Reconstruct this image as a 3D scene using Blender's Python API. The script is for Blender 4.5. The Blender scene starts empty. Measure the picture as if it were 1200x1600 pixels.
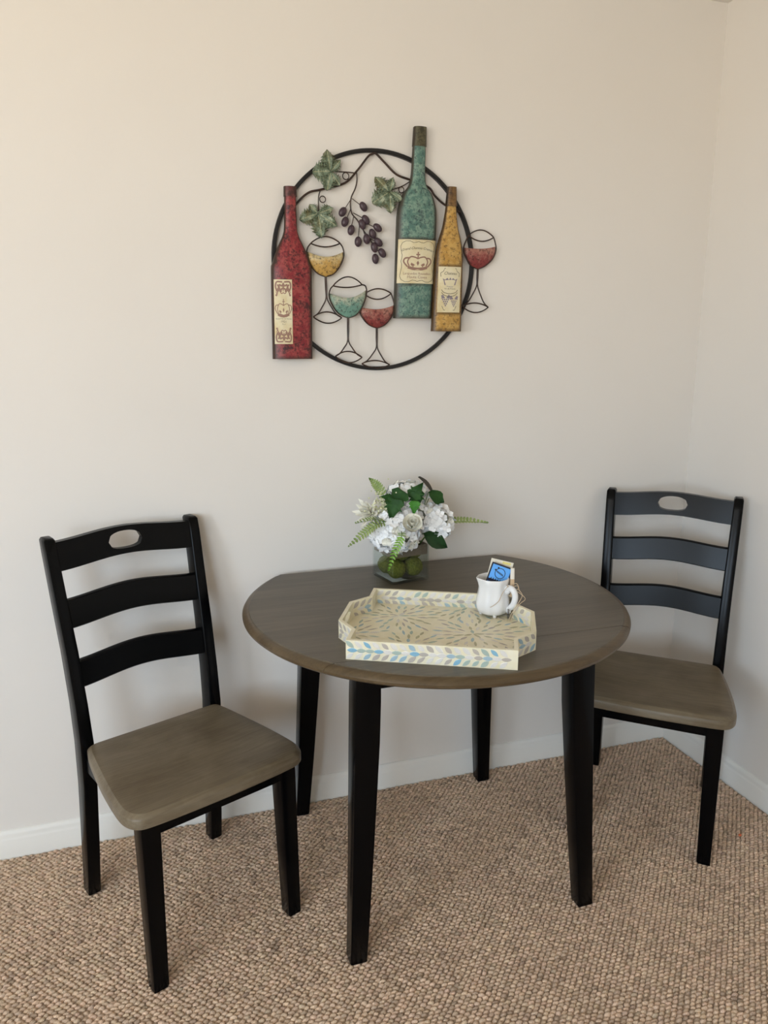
import bpy, bmesh, math, random
import numpy as np
from mathutils import Vector, Matrix, Quaternion
PI = math.pi
R_ = random.Random(7)
scene = bpy.context.scene
COL = scene.collection

# ------------------------------------------------------------------ camera
cd = bpy.data.cameras.new('camera'); cam = bpy.data.objects.new('camera', cd); COL.objects.link(cam)
cd.sensor_fit = 'AUTO'; cd.sensor_width = 36.0; cd.lens = 27.0; cd.clip_start = 0.05
fw = Vector((0.3060, 0.9269, -0.2175)).normalized(); rt = Vector((0.9497, -0.3132, 0.0015))
rt = (rt - fw*rt.dot(fw)).normalized(); up = rt.cross(fw)
cam.matrix_world = Matrix(((rt.x, up.x, -fw.x, -1.8173), (rt.y, up.y, -fw.y, -2.1636), (rt.z, up.z, -fw.z, 1.4332), (0, 0, 0, 1)))
scene.camera = cam

# ------------------------------------------------------------------ daylight
W = bpy.data.worlds.new('sky'); scene.world = W; W.use_nodes = True
wn, wl_ = W.node_tree.nodes, W.node_tree.links
bg = wn['Background']; bg.inputs[1].default_value = 20.0
wtc = wn.new('ShaderNodeTexCoord'); wsx = wn.new('ShaderNodeSeparateXYZ'); wr_ = wn.new('ShaderNodeValToRGB')      # open blue-white sky over sunlit pale ground
wl_.new(wtc.outputs['Generated'], wsx.inputs[0]); wl_.new(wsx.outputs['Z'], wr_.inputs[0]); wl_.new(wr_.outputs[0], bg.inputs[0])
we = wr_.color_ramp.elements; we[0].position = 0.0; we[0].color = (.91, .865, .775, 1); we[1].position = 0.03; we[1].color = (.64, .81, 1.0, 1)
# two windows behind and left of the camera let the daylight in; the lamps are only sampling portals for them
LX, RY = -5.0, -4.6
WX0, WX1, WZ0, WZ1 = -4.5, -3.0, 0.80, 2.30          # in the rear wall
LY0, LY1 = -4.3, -2.4                                # in the left wall
for (w_, loc_, rot_) in ((WX1-WX0, ((WX0+WX1)/2, RY-.02, (WZ0+WZ1)/2), (PI/2, 0, 0)), (LY1-LY0, (LX-.02, (LY0+LY1)/2, (WZ0+WZ1)/2), (PI/2, 0, -PI/2))):
    ld = bpy.data.lights.new('window_portal', 'AREA'); ld.shape = 'RECTANGLE'; ld.size = w_; ld.size_y = WZ1-WZ0
    ld.cycles.is_portal = True
    lo = bpy.data.objects.new('window_portal', ld); COL.objects.link(lo); lo.location = loc_; lo.rotation_euler = rot_
vs = scene.view_settings
vs.view_transform = 'Standard'; vs.look = 'None'; vs.gamma = 1.0; vs.use_curve_mapping = False
vs.exposure = -0.45

# ------------------------------------------------------------------ helpers
class B:
    def __init__(s): s.v = []; s.f = []; s.m = []
    def add(s, v, f, mi=0):
        o = len(s.v); s.v += [tuple(p) for p in v]; s.f += [tuple(i+o for i in q) for q in f]; s.m += [mi]*len(f)
        return s
    def box(s, x0, x1, y0, y1, z0, z1, mi=0):
        return s.add([(x0,y0,z0),(x1,y0,z0),(x1,y1,z0),(x0,y1,z0),(x0,y0,z1),(x1,y0,z1),(x1,y1,z1),(x0,y1,z1)],
                     [(0,3,2,1),(4,5,6,7),(0,1,5,4),(1,2,6,5),(2,3,7,6),(3,0,4,7)], mi)
    def loft(s, secs, mi=0, cap=True):
        n = len(secs[0]); v = [p for q in secs for p in q]; f = []
        for k in range(len(secs)-1):
            for i in range(n):
                j = (i+1) % n; f.append((k*n+i, k*n+j, (k+1)*n+j, (k+1)*n+i))
        if cap: f.append(tuple(range(n-1, -1, -1))); f.append(tuple((len(secs)-1)*n+i for i in range(n)))
        return s.add(v, f, mi)
    def tube(s, path, r, n=6, mi=0, closed=False):
        P = [Vector(p) for p in path]; m = len(P); rr = r if isinstance(r, (list, tuple)) else [r]*m
        secs = []; up0 = None
        for i in range(m):
            if closed: t = P[(i+1) % m]-P[i-1]
            else: t = P[min(i+1, m-1)]-P[max(i-1, 0)]
            t.normalize()
            if up0 is None: up0 = t.orthogonal().normalized()
            else: up0 = (up0-t*up0.dot(t)).normalized()
            b = t.cross(up0)
            secs.append([P[i]+(up0*math.cos(a)+b*math.sin(a))*rr[i] for a in [2*PI*k/n for k in range(n)]])
        if closed: secs.append(secs[0]); return s.loft(secs, mi, cap=False)
        return s.loft(secs, mi)
    def ball(s, c, r, nu=10, nv=6, mi=0, axes=None):
        ax = axes or (Vector((r,0,0)), Vector((0,r,0)), Vector((0,0,r))); c = Vector(c)
        v = [c+ax[2]]; 
        for j in range(1, nv):
            ph = PI*j/nv
            for i in range(nu):
                a = 2*PI*i/nu; v.append(c+ax[0]*math.sin(ph)*math.cos(a)+ax[1]*math.sin(ph)*math.sin(a)+ax[2]*math.cos(ph))
        v.append(c-ax[2]); f = []
        for i in range(nu): f.append((0, 1+i, 1+(i+1) % nu))
        for j in range(nv-2):
            for i in range(nu):
                a = 1+j*nu+i; b = 1+j*nu+(i+1) % nu; f.append((a, a+nu, b+nu, b))
        L = len(v)-1
        for i in range(nu): f.append((L, 1+(nv-2)*nu+(i+1) % nu, 1+(nv-2)*nu+i))
        return s.add(v, f, mi)
    def mesh(s, name, mats, smooth=35, merge=False, fix=True):
        me = bpy.data.meshes.new(name); me.from_pydata(s.v, [], s.f)
        for m in (mats if isinstance(mats, (list, tuple)) else [mats]): me.materials.append(m)
        me.polygons.foreach_set('material_index', s.m)
        if merge or fix:
            bm = bmesh.new(); bm.from_mesh(me)
            if merge: bmesh.ops.remove_doubles(bm, verts=bm.verts, dist=1e-5)
            if fix: bmesh.ops.recalc_face_normals(bm, faces=bm.faces)
            bm.to_mesh(me); bm.free()
        if smooth:
            me.polygons.foreach_set('use_smooth', [True]*len(me.polygons)); me.set_sharp_from_angle(angle=math.radians(smooth))
        me.update(); return me
    def build(s, name, mats, parent=None, smooth=35, merge=False, fix=True, loc=None):
        return link(name, s.mesh(name, mats, smooth, merge, fix), parent, loc)
def link(name, me, parent=None, loc=None):
    o = bpy.data.objects.new(name, me); COL.objects.link(o)
    if parent: o.parent = parent
    if loc: o.location = loc
    return o
def tag(o, label, cat, group=None, kind=None):
    o['label'] = label; o['category'] = cat
    if group: o['group'] = group
    if kind: o['kind'] = kind
    return o
def thing(name, label, cat, loc=(0,0,0), rz=0.0, group=None):
    o = bpy.data.objects.new(name, None); COL.objects.link(o); o.location = loc; o.rotation_euler = (0, 0, rz)
    o.empty_display_size = 0.05
    return tag(o, label, cat, group)
def struct(o, label=None):
    o['kind'] = 'structure'
    if label: o['label'] = label
    return o
def rrect(w, d, r, n=3, cx=0, cy=0):
    out = []
    for (sx, sy, a0) in ((1,1,0),(-1,1,PI/2),(-1,-1,PI),(1,-1,1.5*PI)):
        for k in range(n):
            a = a0+PI/2*k/(n-1); out.append((cx+sx*(w/2-r)+r*math.cos(a), cy+sy*(d/2-r)+r*math.sin(a)))
    return out
def catmull(pts, sub=6):
    P = [Vector(p) for p in pts]; out = []
    for i in range(len(P)-1):
        a = P[max(i-1,0)]; b = P[i]; c = P[i+1]; d = P[min(i+2, len(P)-1)]
        for k in range(sub):
            t = k/sub
            out.append(0.5*((2*b)+(c-a)*t+(2*a-5*b+4*c-d)*t*t+(3*b-a-3*c+d)*t**3))
    out.append(P[-1]); return out
def holed(bd, mapf, s0, s1, t0, t1, hc, ha, hb, half, N=96, K=16, mi=0):
    """panel in (s,t) with an oval hole; mapf(s,t,d) gives the point, d = 0 front / 1 back"""
    def orient(v, f, d):
        fd = (Vector(mapf((s0+s1)/2, t0, 0))-Vector(mapf((s0+s1)/2, t0, 1)))*(1 if d == 0 else -1); out = []
        for q in f:
            n_ = (Vector(v[q[1]])-Vector(v[q[0]])).cross(Vector(v[q[2]])-Vector(v[q[0]])); out.append(q if n_.dot(fd) > 0 else tuple(reversed(q)))
        return out
    for d in (0, 1):
        angs = [2*PI*k/N for k in range(N)]
        for cs in (1, -1):
            for tt in (t0, t1): angs.append(math.atan2(tt-hc[1], cs*half) % (2*PI))
        angs = sorted(angs); NN = len(angs); ring = []
        for a in angs:
            c, sn = math.cos(a), math.sin(a)
            tt = t1-hc[1] if sn > 0 else hc[1]-t0
            q = min(half/abs(c) if abs(c) > 1e-6 else 9, tt/abs(sn) if abs(sn) > 1e-6 else 9)
            e = 1/((abs(c)/ha)**2.4+(abs(sn)/hb)**2.4)**(1/2.4)
            ring.append(((hc[0]+e*c, hc[1]+e*sn), (hc[0]+q*c, hc[1]+q*sn)))
        v = []; f = []
        for (i_, o_) in ring:
            for w in (0, .5, 1): v.append(mapf(i_[0]+(o_[0]-i_[0])*w, i_[1]+(o_[1]-i_[1])*w, d))
        for k in range(NN):
            j = (k+1) % NN
            for w in (0, 1): f.append((k*3+w, j*3+w, j*3+w+1, k*3+w+1))
        bd.add(v, orient(v, f, d), mi)
        for (u0, u1) in ((s0, hc[0]-half), (hc[0]+half, s1)):
            v = []; f = []
            for k in range(K+1):
                u = u0+(u1-u0)*k/K; v += [mapf(u, t0, d), mapf(u, t1, d)]
            for k in range(K): f.append((2*k, 2*k+2, 2*k+3, 2*k+1))
            bd.add(v, orient(v, f, d), mi)
    M = 40
    for t in (t0, t1):
        v = []; f = []
        for k in range(M+1):
            u = s0+(s1-s0)*k/M; v += [mapf(u, t, 0), mapf(u, t, 1)]
        for k in range(M): f.append((2*k, 2*k+2, 2*k+3, 2*k+1))
        bd.add(v, f, mi)
    for u in (s0, s1): bd.add([mapf(u,t0,0), mapf(u,t1,0), mapf(u,t1,1), mapf(u,t0,1)], [(0,1,2,3)], mi)
    v = []; f = []
    for (p, q_) in ring: v += [mapf(*p, 0), mapf(*p, 1)]
    for k in range(NN): j = (k+1) % NN; f.append((2*k, 2*j, 2*j+1, 2*k+1))
    bd.add(v, f, mi)

# ------------------------------------------------------------------ materials
def mat(name, col, rough=.5, spec=.5, metal=0, **kw):
    m = bpy.data.materials.new(name); m.use_nodes = True; p = m.node_tree.nodes['Principled BSDF']
    p.inputs['Base Color'].default_value = (*col, 1); p.inputs['Roughness'].default_value = rough
    p.inputs['Specular IOR Level'].default_value = spec; p.inputs['Metallic'].default_value = metal
    for k, v in kw.items(): p.inputs[k.replace('_', ' ')].default_value = v
    m.diffuse_color = (*col, 1); return m
def nt(m): return m.node_tree.nodes, m.node_tree.links, m.node_tree.nodes['Principled BSDF']
def tex(m, scale, detail=3, stretch=(1,1,1), coord='Object', rough=.6, dist=0.0):
    N, L, p = nt(m); tc = N.new('ShaderNodeTexCoord'); mp = N.new('ShaderNodeMapping'); no = N.new('ShaderNodeTexNoise')
    mp.inputs['Scale'].default_value = stretch; no.inputs['Scale'].default_value = scale; no.inputs['Detail'].default_value = detail
    no.inputs['Roughness'].default_value = rough; no.inputs['Distortion'].default_value = dist
    L.new(tc.outputs[coord], mp.inputs[0]); L.new(mp.outputs[0], no.inputs[0]); return no
def ramp(m, fac, stops, interp='LINEAR'):
    N, L, p = nt(m); r = N.new('ShaderNodeValToRGB'); r.color_ramp.interpolation = interp; e = r.color_ramp.elements
    e[0].position, e[0].color = stops[0][0], (*stops[0][1], 1); e[1].position, e[1].color = stops[-1][0], (*stops[-1][1], 1)
    for po, c in stops[1:-1]: q = e.new(po); q.color = (*c, 1)
    L.new(fac, r.inputs[0]); return r
def mix(m, fac, a, b, mode='MIX'):
    N, L, p = nt(m); x = N.new('ShaderNodeMix'); x.data_type = 'RGBA'; x.blend_type = mode
    for sock, val in ((x.inputs[0], fac), (x.inputs[6], a), (x.inputs[7], b)):
        if isinstance(val, (int, float)): sock.default_value = val
        elif isinstance(val, tuple): sock.default_value = (*val, 1)
        else: L.new(val, sock)
    return x.outputs[2]
def setc(m, out): m.node_tree.links.new(out, nt(m)[2].inputs['Base Color'])
def bump(m, h, strength=.2, dist=.002):
    N, L, p = nt(m); b = N.new('ShaderNodeBump'); b.inputs['Strength'].default_value = strength; b.inputs['Distance'].default_value = dist
    L.new(h, b.inputs['Height']); L.new(b.outputs[0], p.inputs['Normal'])
def noisy(name, stops, scale, rough=.5, detail=4, stretch=(1,1,1), bs=0, bd=.002, coord='Object', spec=.5, dist=0.0):
    m = mat(name, stops[0][1], rough, spec); n = tex(m, scale, detail, stretch, coord, dist=dist); r = ramp(m, n.outputs[0], stops); setc(m, r.outputs[0])
    if bs: bump(m, n.outputs[0], bs, bd)
    return m

M = {}
M['wall'] = mat('wall_paint', (.765,.722,.668), .75, .3)
n_ = tex(M['wall'], 140, 3); bump(M['wall'], n_.outputs[0], .06, .001)
n2_ = tex(M['wall'], 1.3, 2); setc(M['wall'], ramp(M['wall'], n2_.outputs[0], [(.3,(.755,.712,.658)),(.7,(.775,.732,.678))]).outputs[0])
M['ceiling'] = mat('ceiling_paint', (.84,.81,.75), .8, .2)
M['trim'] = mat('trim_paint', (.80,.775,.72), .45, .4)
M['backing'] = noisy('carpet_backing', [(.3,(.30,.22,.155)),(.7,(.52,.40,.30))], 160, .95, spec=.1)
M['black'] = mat('black_lacquer', (.0016,.0016,.0019), .22, .12)
nb = tex(M['black'], 30, 3, (1,1,.2)); bump(M['black'], nb.outputs[0], .02, .001)
def wood(name, dark, mid, light, rough, sc=7.0, stretch=(.35,4,4)):
    m = mat(name, mid, rough, .34)
    g = tex(m, sc, 6, stretch, dist=.6); c = ramp(m, g.outputs[0], [(.34,dark),(.5,mid),(.66,light)])
    f = tex(m, 60, 3, (.12,3,3)); c2 = mix(m, .35, c.outputs[0], ramp(m, f.outputs[0], [(.35,dark),(.65,light)]).outputs[0])
    setc(m, c2); bump(m, f.outputs[0], .04, .0008); return m
M['wood'] = wood('grey_brown_wood', (.068,.053,.036), (.098,.079,.055), (.128,.105,.075), .34)
M['edge'] = wood('brown_edge_wood', (.064,.040,.019), (.090,.060,.029), (.120,.082,.043), .32)  # moulded rim of the table, a browner tone than the flat top
M['seat'] = wood('seat_wood', (.110,.080,.046), (.158,.122,.076), (.20,.160,.106), .40, 5.0, (1.2,2.2,2))

# carpet yarn
m = mat('carpet_yarn', (.4,.3,.22), .95, .08); N, L, p = nt(m)
at = N.new('ShaderNodeAttribute'); at.attribute_name = 'Col'
yn = tex(m, 700, 4, (1,1.6,1)); big = tex(m, 5, 2)
c = mix(m, .75, at.outputs[0], ramp(m, yn.outputs[0], [(.36,(.50,.47,.45)),(.64,(1.42,1.40,1.36))]).outputs[0], 'MULTIPLY')
c = mix(m, .6, c, ramp(m, big.outputs[0], [(.3,(.9,.88,.88)),(.7,(1.06,1.07,1.06))]).outputs[0], 'MULTIPLY')
setc(m, c); bump(m, yn.outputs[0], .75, .003); M['yarn'] = m

# ------------------------------------------------------------------ room
T0 = -.006
XL = LX-.1
struct(B().box(XL,0.1,RY-.1,0.1,-.1,T0).build('floor', M['backing'], smooth=0), 'floor under the beige berber carpet')
struct(B().box(XL,0.1,0,.1,T0,2.54).build('wall_back', M['wall'], smooth=0), 'cream painted wall behind the table and wall art')
struct(B().box(0,.1,RY-.1,0,T0,2.54).build('wall_right', M['wall'], smooth=0), 'cream painted wall behind the chair in the corner')
w = B(); w.box(XL,LX,RY-.1,LY0,T0,2.44); w.box(XL,LX,LY1,0,T0,2.44); w.box(XL,LX,LY0,LY1,T0,WZ0); w.box(XL,LX,LY0,LY1,WZ1,2.44)
struct(w.build('wall_left', M['wall'], smooth=0))
w = B(); w.box(LX,WX0,RY-.1,RY,T0,2.44); w.box(WX1,0,RY-.1,RY,T0,2.44); w.box(WX0,WX1,RY-.1,RY,T0,WZ0); w.box(WX0,WX1,RY-.1,RY,WZ1,2.44)
struct(w.build('wall_rear', M['wall'], smooth=0))
struct(B().box(LX,0,RY,0,2.44,2.54).build('ceiling', M['ceiling'], smooth=0), 'pale ceiling meeting the walls at the top corner')
def window(name, a0, a1, fn):
    b = B(); t = .05; am = (a0+a1)/2
    for (p0, p1, z0, z1) in ((a0,a0+t,WZ0,WZ1),(a1-t,a1,WZ0,WZ1),(a0,a1,WZ0,WZ0+t),(a0,a1,WZ1-t,WZ1),(am-.03,am+.03,WZ0,WZ1)): b.box(*fn(p0, p1), z0, z1)
    struct(b.build(name, M['trim'], smooth=0))
window('window_1', WX0, WX1, lambda p, q: (p, q, RY-.08, RY+.01))
window('window_2', LY0, LY1, lambda p, q: (LX-.08, LX+.01, p, q))
def baseboard(name, pts_fn):
    prof = [(0,T0),(.013,T0),(.013,.052),(.0115,.056),(.0095,.062),(.0095,.068),(.0075,.074),(.003,.079),(0,.080)]
    b = B(); b.loft([[pts_fn(e, d, z) for d, z in prof] for e in (0, 1)]); return struct(b.build(name, M['trim'], smooth=25))
baseboard('baseboard_back', lambda e, d, z: ((LX if e == 0 else 0), -d, z))
baseboard('baseboard_right', lambda e, d, z: (-d, (RY if e == 0 else -.0), z))

# carpet pile: staggered rows of looped yarn
def carpet():
    rng = np.random.default_rng(3)
    px, py = .0165, .0088; x0, x1, y0, y1 = -3.3, -.016, -2.0, -.016
    nx, ny = int((x1-x0)/px), int((y1-y0)/py)
    ii, jj = np.meshgrid(np.arange(nx), np.arange(ny), indexing='ij')
    ii = ii.ravel(); jj = jj.ravel()
    cx = x1-.008-(ii+.5*(jj % 2))*px+rng.normal(0,.0009,ii.size); cy = y1-.004-jj*py+rng.normal(0,.0006,ii.size)
    keep = cx > x0; cx, cy = cx[keep], cy[keep]; n = cx.size
    sx = .0084*rng.uniform(.85,1.12,n); sy = .0051*rng.uniform(.85,1.12,n); h = rng.uniform(.0050,.0076,n); rot = rng.normal(.16,.14,n)
    seg = 7; a = np.arange(seg)*2*PI/seg
    rings = [(1.0,0.0),(.86,.62),(.45,.95)]
    V = np.zeros((n, seg*3+1, 3)); off = rng.normal(0,.12,(n,2))
    for k, (r, z) in enumerate(rings):
        lx = np.cos(a)[None]*r*sx[:,None]; ly = np.sin(a)[None]*r*sy[:,None]
        jit = 1+rng.normal(0,.12,(n,seg)); lx = lx*jit+off[:,:1]*sx[:,None]*z; ly = ly*jit+off[:,1:]*sy[:,None]*z
        V[:,k*seg:(k+1)*seg,0] = cx[:,None]+lx*np.cos(rot)[:,None]-ly*np.sin(rot)[:,None]
        V[:,k*seg:(k+1)*seg,1] = cy[:,None]+lx*np.sin(rot)[:,None]+ly*np.cos(rot)[:,None]
        V[:,k*seg:(k+1)*seg,2] = T0+h[:,None]*z
    V[:,-1,0] = cx; V[:,-1,1] = cy; V[:,-1,2] = T0+h
    f = []
    for k in range(2):
        for i in range(seg):
            j = (i+1) % seg; A, Bq, Cq, D = k*seg+i, k*seg+j, (k+1)*seg+j, (k+1)*seg+i
            f += [(A,Bq,Cq),(A,Cq,D)]
    for i in range(seg): f.append((2*seg+i, 2*seg+(i+1) % seg, 3*seg))
    F = np.array(f); nv = seg*3+1
    F = (F[None]+(np.arange(n)*nv)[:,None,None]).reshape(-1,3)
    me = bpy.data.meshes.new('carpet_pile'); me.vertices.add(n*nv); me.vertices.foreach_set('co', V.astype(np.float32).ravel())
    me.loops.add(F.size); me.loops.foreach_set('vertex_index', F.astype(np.int32).ravel())
    me.polygons.add(len(F)); me.polygons.foreach_set('loop_start', (np.arange(len(F))*3).astype(np.int32))
    me.polygons.foreach_set('use_smooth', np.ones(len(F), bool))
    me.update(calc_edges=True)
    base = np.array([.82,.615,.455])[None]*rng.uniform(.80,1.08,n)[:,None]
    dark = rng.random(n) < .07; base[dark] *= .72
    base *= 1+rng.normal(0,.012,(n,3))
    ca = me.color_attributes.new('Col', 'FLOAT_COLOR', 'POINT')
    cc = np.ones((n, nv, 4)); cc[:,:,:3] = base[:,None]; ca.data.foreach_set('color', cc.astype(np.float32).ravel())
    me.materials.append(M['yarn'])
    tag(link('carpet_pile', me), 'beige and brown looped berber carpet pile covering the floor', 'carpet', kind='stuff')
carpet()

# ------------------------------------------------------------------ drop-leaf table
TX, TY, TR, TH, YB, YF = -1.0848, -.3659, .5005, .7660, .3352, .3247
table = thing('drop_leaf_table', 'round grey-brown drop-leaf dining table with black tapered legs', 'table', (TX, TY, .0015))
PROF = [(-.030,0),(-.0185,0),(-.0165,-.0022),(-.0135,-.0030),(-.0085,-.0042),(-.0035,-.0085),(-.0005,-.0140),(-.0012,-.0195),(-.006,-.0240),(-.014,-.0245)]
def slab(y0, y1, n=40):
    """part of the round top between y0 and y1, moulded round rim; returns builder with rim in slot 1"""
    b = B(); secs = []
    for (dr, dz) in PROF:
        r = TR+dr; q = []
        a0, a1 = math.asin(max(-1, y0/r)), math.asin(min(1, y1/r))
        q += [(r*math.cos(a0+(a1-a0)*k/n), r*math.sin(a0+(a1-a0)*k/n), TH+dz) for k in range(n+1)]
        q += [(-r*math.cos(a1+(a0-a1)*k/n), r*math.sin(a1+(a0-a1)*k/n), TH+dz) for k in range(n+1)]
        secs.append(q)
    b.loft(secs, 0)
    ns = len(secs[0]); 
    for i in range(len(b.f)):
        if i < (len(PROF)-1)*ns and i//ns >= 2: b.m[i] = 1
    return b
slab(-YF+.0008, YB).build('table_top', [M['wood'], M['edge']], table, 30)
slab(-9, -YF-.0008, 40).build('front_leaf', [M['wood'], M['edge']], table, 30, merge=True)
bl = slab(YB+.0005, 9, 40)       # the rear leaf hangs straight down behind
bl.v = [(x, YB-.0002+(z-TH), TH-.026-(y-YB)) for x, y, z in bl.v]
bl.build('hanging_leaf', [M['wood'], M['edge']], table, 30, merge=True)
for sg in (-1, 1):
    B().box(-.255,.255,sg*.272-.01,sg*.272+.01,TH-.095,TH-.0255).build('apron', M['black'], table, 0)
    B().box(sg*.272-.01,sg*.272+.01,-.255,.255,TH-.095,TH-.0255).build('apron', M['black'], table, 0)
for sx in (-1, 1):
    for sy in (-1, 1):
        secs = []
        for z, wd, out in ((0,.037,.3240),(.004,.041,.3270),(.2,.0475,.3185),(.4,.054,.3115),(.55,.0585,.3065),(.65,.0595,.304),(TH-.0255,.0575,.301)):
            c_ = out-wd/2; secs.append([(sx*c_+x, sy*c_+y, z) for x, y in rrect(wd, wd, .003)])
        B().loft(secs).build('leg', M['black'], table, 40)

# ------------------------------------------------------------------ chairs
def make_chair(label, loc, rz):
    t = thing('dining_chair', label, 'chair', loc, rz, 'black ladder-back dining chairs')
    # seat: rings (inset, z)
    def outline(ins):
        pts = []
        key = [(-.160,.121),(-.176,.117),(-.186,.098),(-.200,.03),(-.217,-.08),(-.2265,-.18),(-.224,-.222),(-.209,-.248),(-.180,-.258),(-.09,-.264),(0,-.266)]
        key = catmull([(x, y, 0) for x, y in key], 5)
        left = [(p.x, p.y) for p in key]; right = [(-x, y) for x, y in reversed(left[:-1])]
        ring = left+right
        cx, cy = 0, -.08; out = []
        for x, y in ring:
            d = Vector((x-cx, (y-cy)*1.1, 0)).normalized(); out.append((x-d.x*ins, y-d.y*ins))
        return out
    rings = [(.010,.4165),(.002,.4175),(0,.4205),(0,.4390),(.0012,.4415),(.0035,.4440),(.0085,.4476),(.0115,.4500),(.017,.4508),(.05,.4500),(.09,.4480),(.13,.4465)]
    s = B(); s.loft([[(x, y, z) for x, y in outline(i)] for i, z in rings]); s.build('seat', M['seat'], t, 30)
    for sx in (-1, 1):
        # rear leg and back post in one sweep: (y, z, width, depth, x)
        secs = []
        for y, z, wd, dp, xc in ((.176,0,.030,.036,.180),(.175,.004,.033,.040,.180),(.162,.15,.034,.044,.178),(.146,.33,.034,.049,.1765),(.142,.45,.033,.051,.1775),(.153,.55,.031,.050,.179),(.176,.68,.030,.048,.182),(.204,.80,.029,.046,.186),(.232,.925,.028,.044,.190),(.2395,.954,.0275,.042,.1905),(.2415,.9595,.021,.035,.1905)):
            secs.append([(sx*xc+x, y+yy, z) for x, yy in rrect(wd, dp, .0035)])
        B().loft(secs).build('rear_post', M['black'], t, 45)
        secs = []
        for z, wd in ((0,.033),(.004,.036),(.2,.0405),(.4175,.045)):
            cx = .1985-wd/2; cy = -.250+.021*z+wd/2; secs.append([(sx*cx+x, cy+y, z) for x, y in rrect(wd, wd, .003)])
        B().loft(secs).build('front_leg', M['black'], t, 40)
        B().box(sx*.178-.008, sx*.178+.008, -.206, .124, .380, .4165).build('side_rail', M['black'], t, 0)
    B().box(-.156, .156, -.2405, -.2225, .384, .4165).build('front_rail', M['black'], t, 0)
    B().box(-.162, .162, .130, .148, .375, .4165).build('back_rail', M['black'], t, 0)
    # ladder slats: bowed back and arched up towards the middle
    def post(z):
        P = ((.45,.139,.1775),(.55,.150,.179),(.68,.173,.182),(.80,.200,.186),(.925,.227,.190),(.96,.235,.1905))
        for (a, b) in zip(P, P[1:]):
            if z <= b[0]: u = (z-a[0])/(b[0]-a[0]); return a[1]+(b[1]-a[1])*u, a[2]+(b[2]-a[2])*u
        return P[-1][1], P[-1][2]
    def slat(s_, z, d, th=.019):
        y, xc = post(z); k = .5*(1+math.cos(PI*max(-1,min(1,s_))))
        return (s_*(xc-.010), y-.004+d*th-.5*th+.015*(1-s_*s_), z+.012*k)
    for z0, z1 in ((.590,.657),(.737,.807)):
        secs = []
        for k in range(25):
            s_ = -1+2*k/24; r = .003
            secs.append([slat(s_, z, d) for z, d in ((z0+r,0),(z1-r,0),(z1,.18),(z1,.82),(z1-r,1),(z0+r,1),(z0,.82),(z0,.18))])
        B().loft(secs).build('slat', M['black'], t, 40)
    b = B(); holed(b, lambda s_, z, d: slat(s_, z, d), -1, 1, .879, .9495, (0,.915), .25, .0225, .40)
    b.build('top_rail', M['black'], t, 40, fix=False)
    return t
make_chair('black ladder-back chair with brown wooden seat, left of the table', (-1.7626, -.3228, .0015), .3924)
make_chair('black ladder-back chair with brown wooden seat, in the corner right of the table', (-.3433, -.3461, .0015), -.7288)


# ------------------------------------------------------------------ wall art
def paint(name, base, lightc, darkc, rough=.42, edge=(.03,.018,.010), sc=1.0, chips=.5, grad=False):
    """distressed enamel on sheet metal: mottled base, pale scuffs, dark chips, burnished brown rim (attribute 'Edge')"""
    m = mat(name, base, rough, .4, .0); N, L, p = nt(m)
    n1 = tex(m, 55*sc, 8, rough=.72); n2 = tex(m, 130*sc, 6, rough=.75); n3 = tex(m, 28*sc, 9, rough=.78)
    if grad:       # paler towards the surface of the wine
        tc = N.new('ShaderNodeTexCoord'); sx = N.new('ShaderNodeSeparateXYZ'); ma = N.new('ShaderNodeMath'); ma.operation = 'MULTIPLY_ADD'; ma.inputs[1].default_value = .55
        L.new(tc.outputs['Generated'], sx.inputs[0]); L.new(sx.outputs['Z'], ma.inputs[0]); L.new(n1.outputs[0], ma.inputs[2])
        c = mix(m, ramp(m, ma.outputs[0], [(.72,(0,0,0)),(.98,(1,1,1))]).outputs[0], base, lightc)
    else: c = mix(m, ramp(m, n1.outputs[0], [(.44,(0,0,0)),(.56,(1,1,1))]).outputs[0], base, lightc)
    c = mix(m, ramp(m, n2.outputs[0], [(.52,(0,0,0)),(.60,(.8,.8,.8))]).outputs[0], c, darkc)
    c = mix(m, ramp(m, n3.outputs[0], [(chips,(0,0,0)),(chips+.07,(.85,.85,.85))]).outputs[0], c, darkc)
    e = N.new('ShaderNodeAttribute'); e.attribute_name = 'Edge'
    ad = N.new('ShaderNodeMath'); ad.operation = 'MULTIPLY_ADD'; ad.inputs[1].default_value = .45; L.new(n1.outputs[0], ad.inputs[0]); L.new(e.outputs['Fac'], ad.inputs[2])
    c = mix(m, ramp(m, ad.outputs[0], [(.60,(0,0,0)),(1.0,(.94,.94,.94))]).outputs[0], c, edge)
    setc(m, c); bump(m, n2.outputs[0], .12, .001); return m
M['red'] = paint('distressed_red', (.22,.020,.026), (.33,.060,.055), (.028,.008,.010), chips=.525)
M['green'] = paint('distressed_teal', (.085,.175,.145), (.20,.31,.24), (.028,.055,.062), edge=(.050,.040,.028), chips=.555)
M['yellow'] = paint('distressed_gold', (.44,.245,.055), (.55,.34,.10), (.12,.065,.022), edge=(.065,.032,.012), chips=.60)
M['capred'] = paint('cap_maroon', (.10,.024,.022), (.15,.045,.04), (.03,.012,.010))
M['capgreen'] = paint('cap_olive', (.085,.075,.038), (.13,.115,.06), (.03,.025,.015))
M['capgold'] = paint('cap_brown', (.14,.075,.025), (.22,.12,.04), (.04,.02,.01))
M['winegold'] = paint('wine_gold', (.50,.30,.075), (.62,.50,.27), (.07,.04,.02), chips=.60, grad=True)
M['winegreen'] = paint('wine_teal', (.15,.29,.23), (.45,.45,.34), (.04,.07,.06), chips=.60, grad=True)
M['winered'] = paint('wine_red', (.22,.035,.032), (.42,.20,.15), (.05,.012,.012), chips=.60, grad=True)
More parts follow.
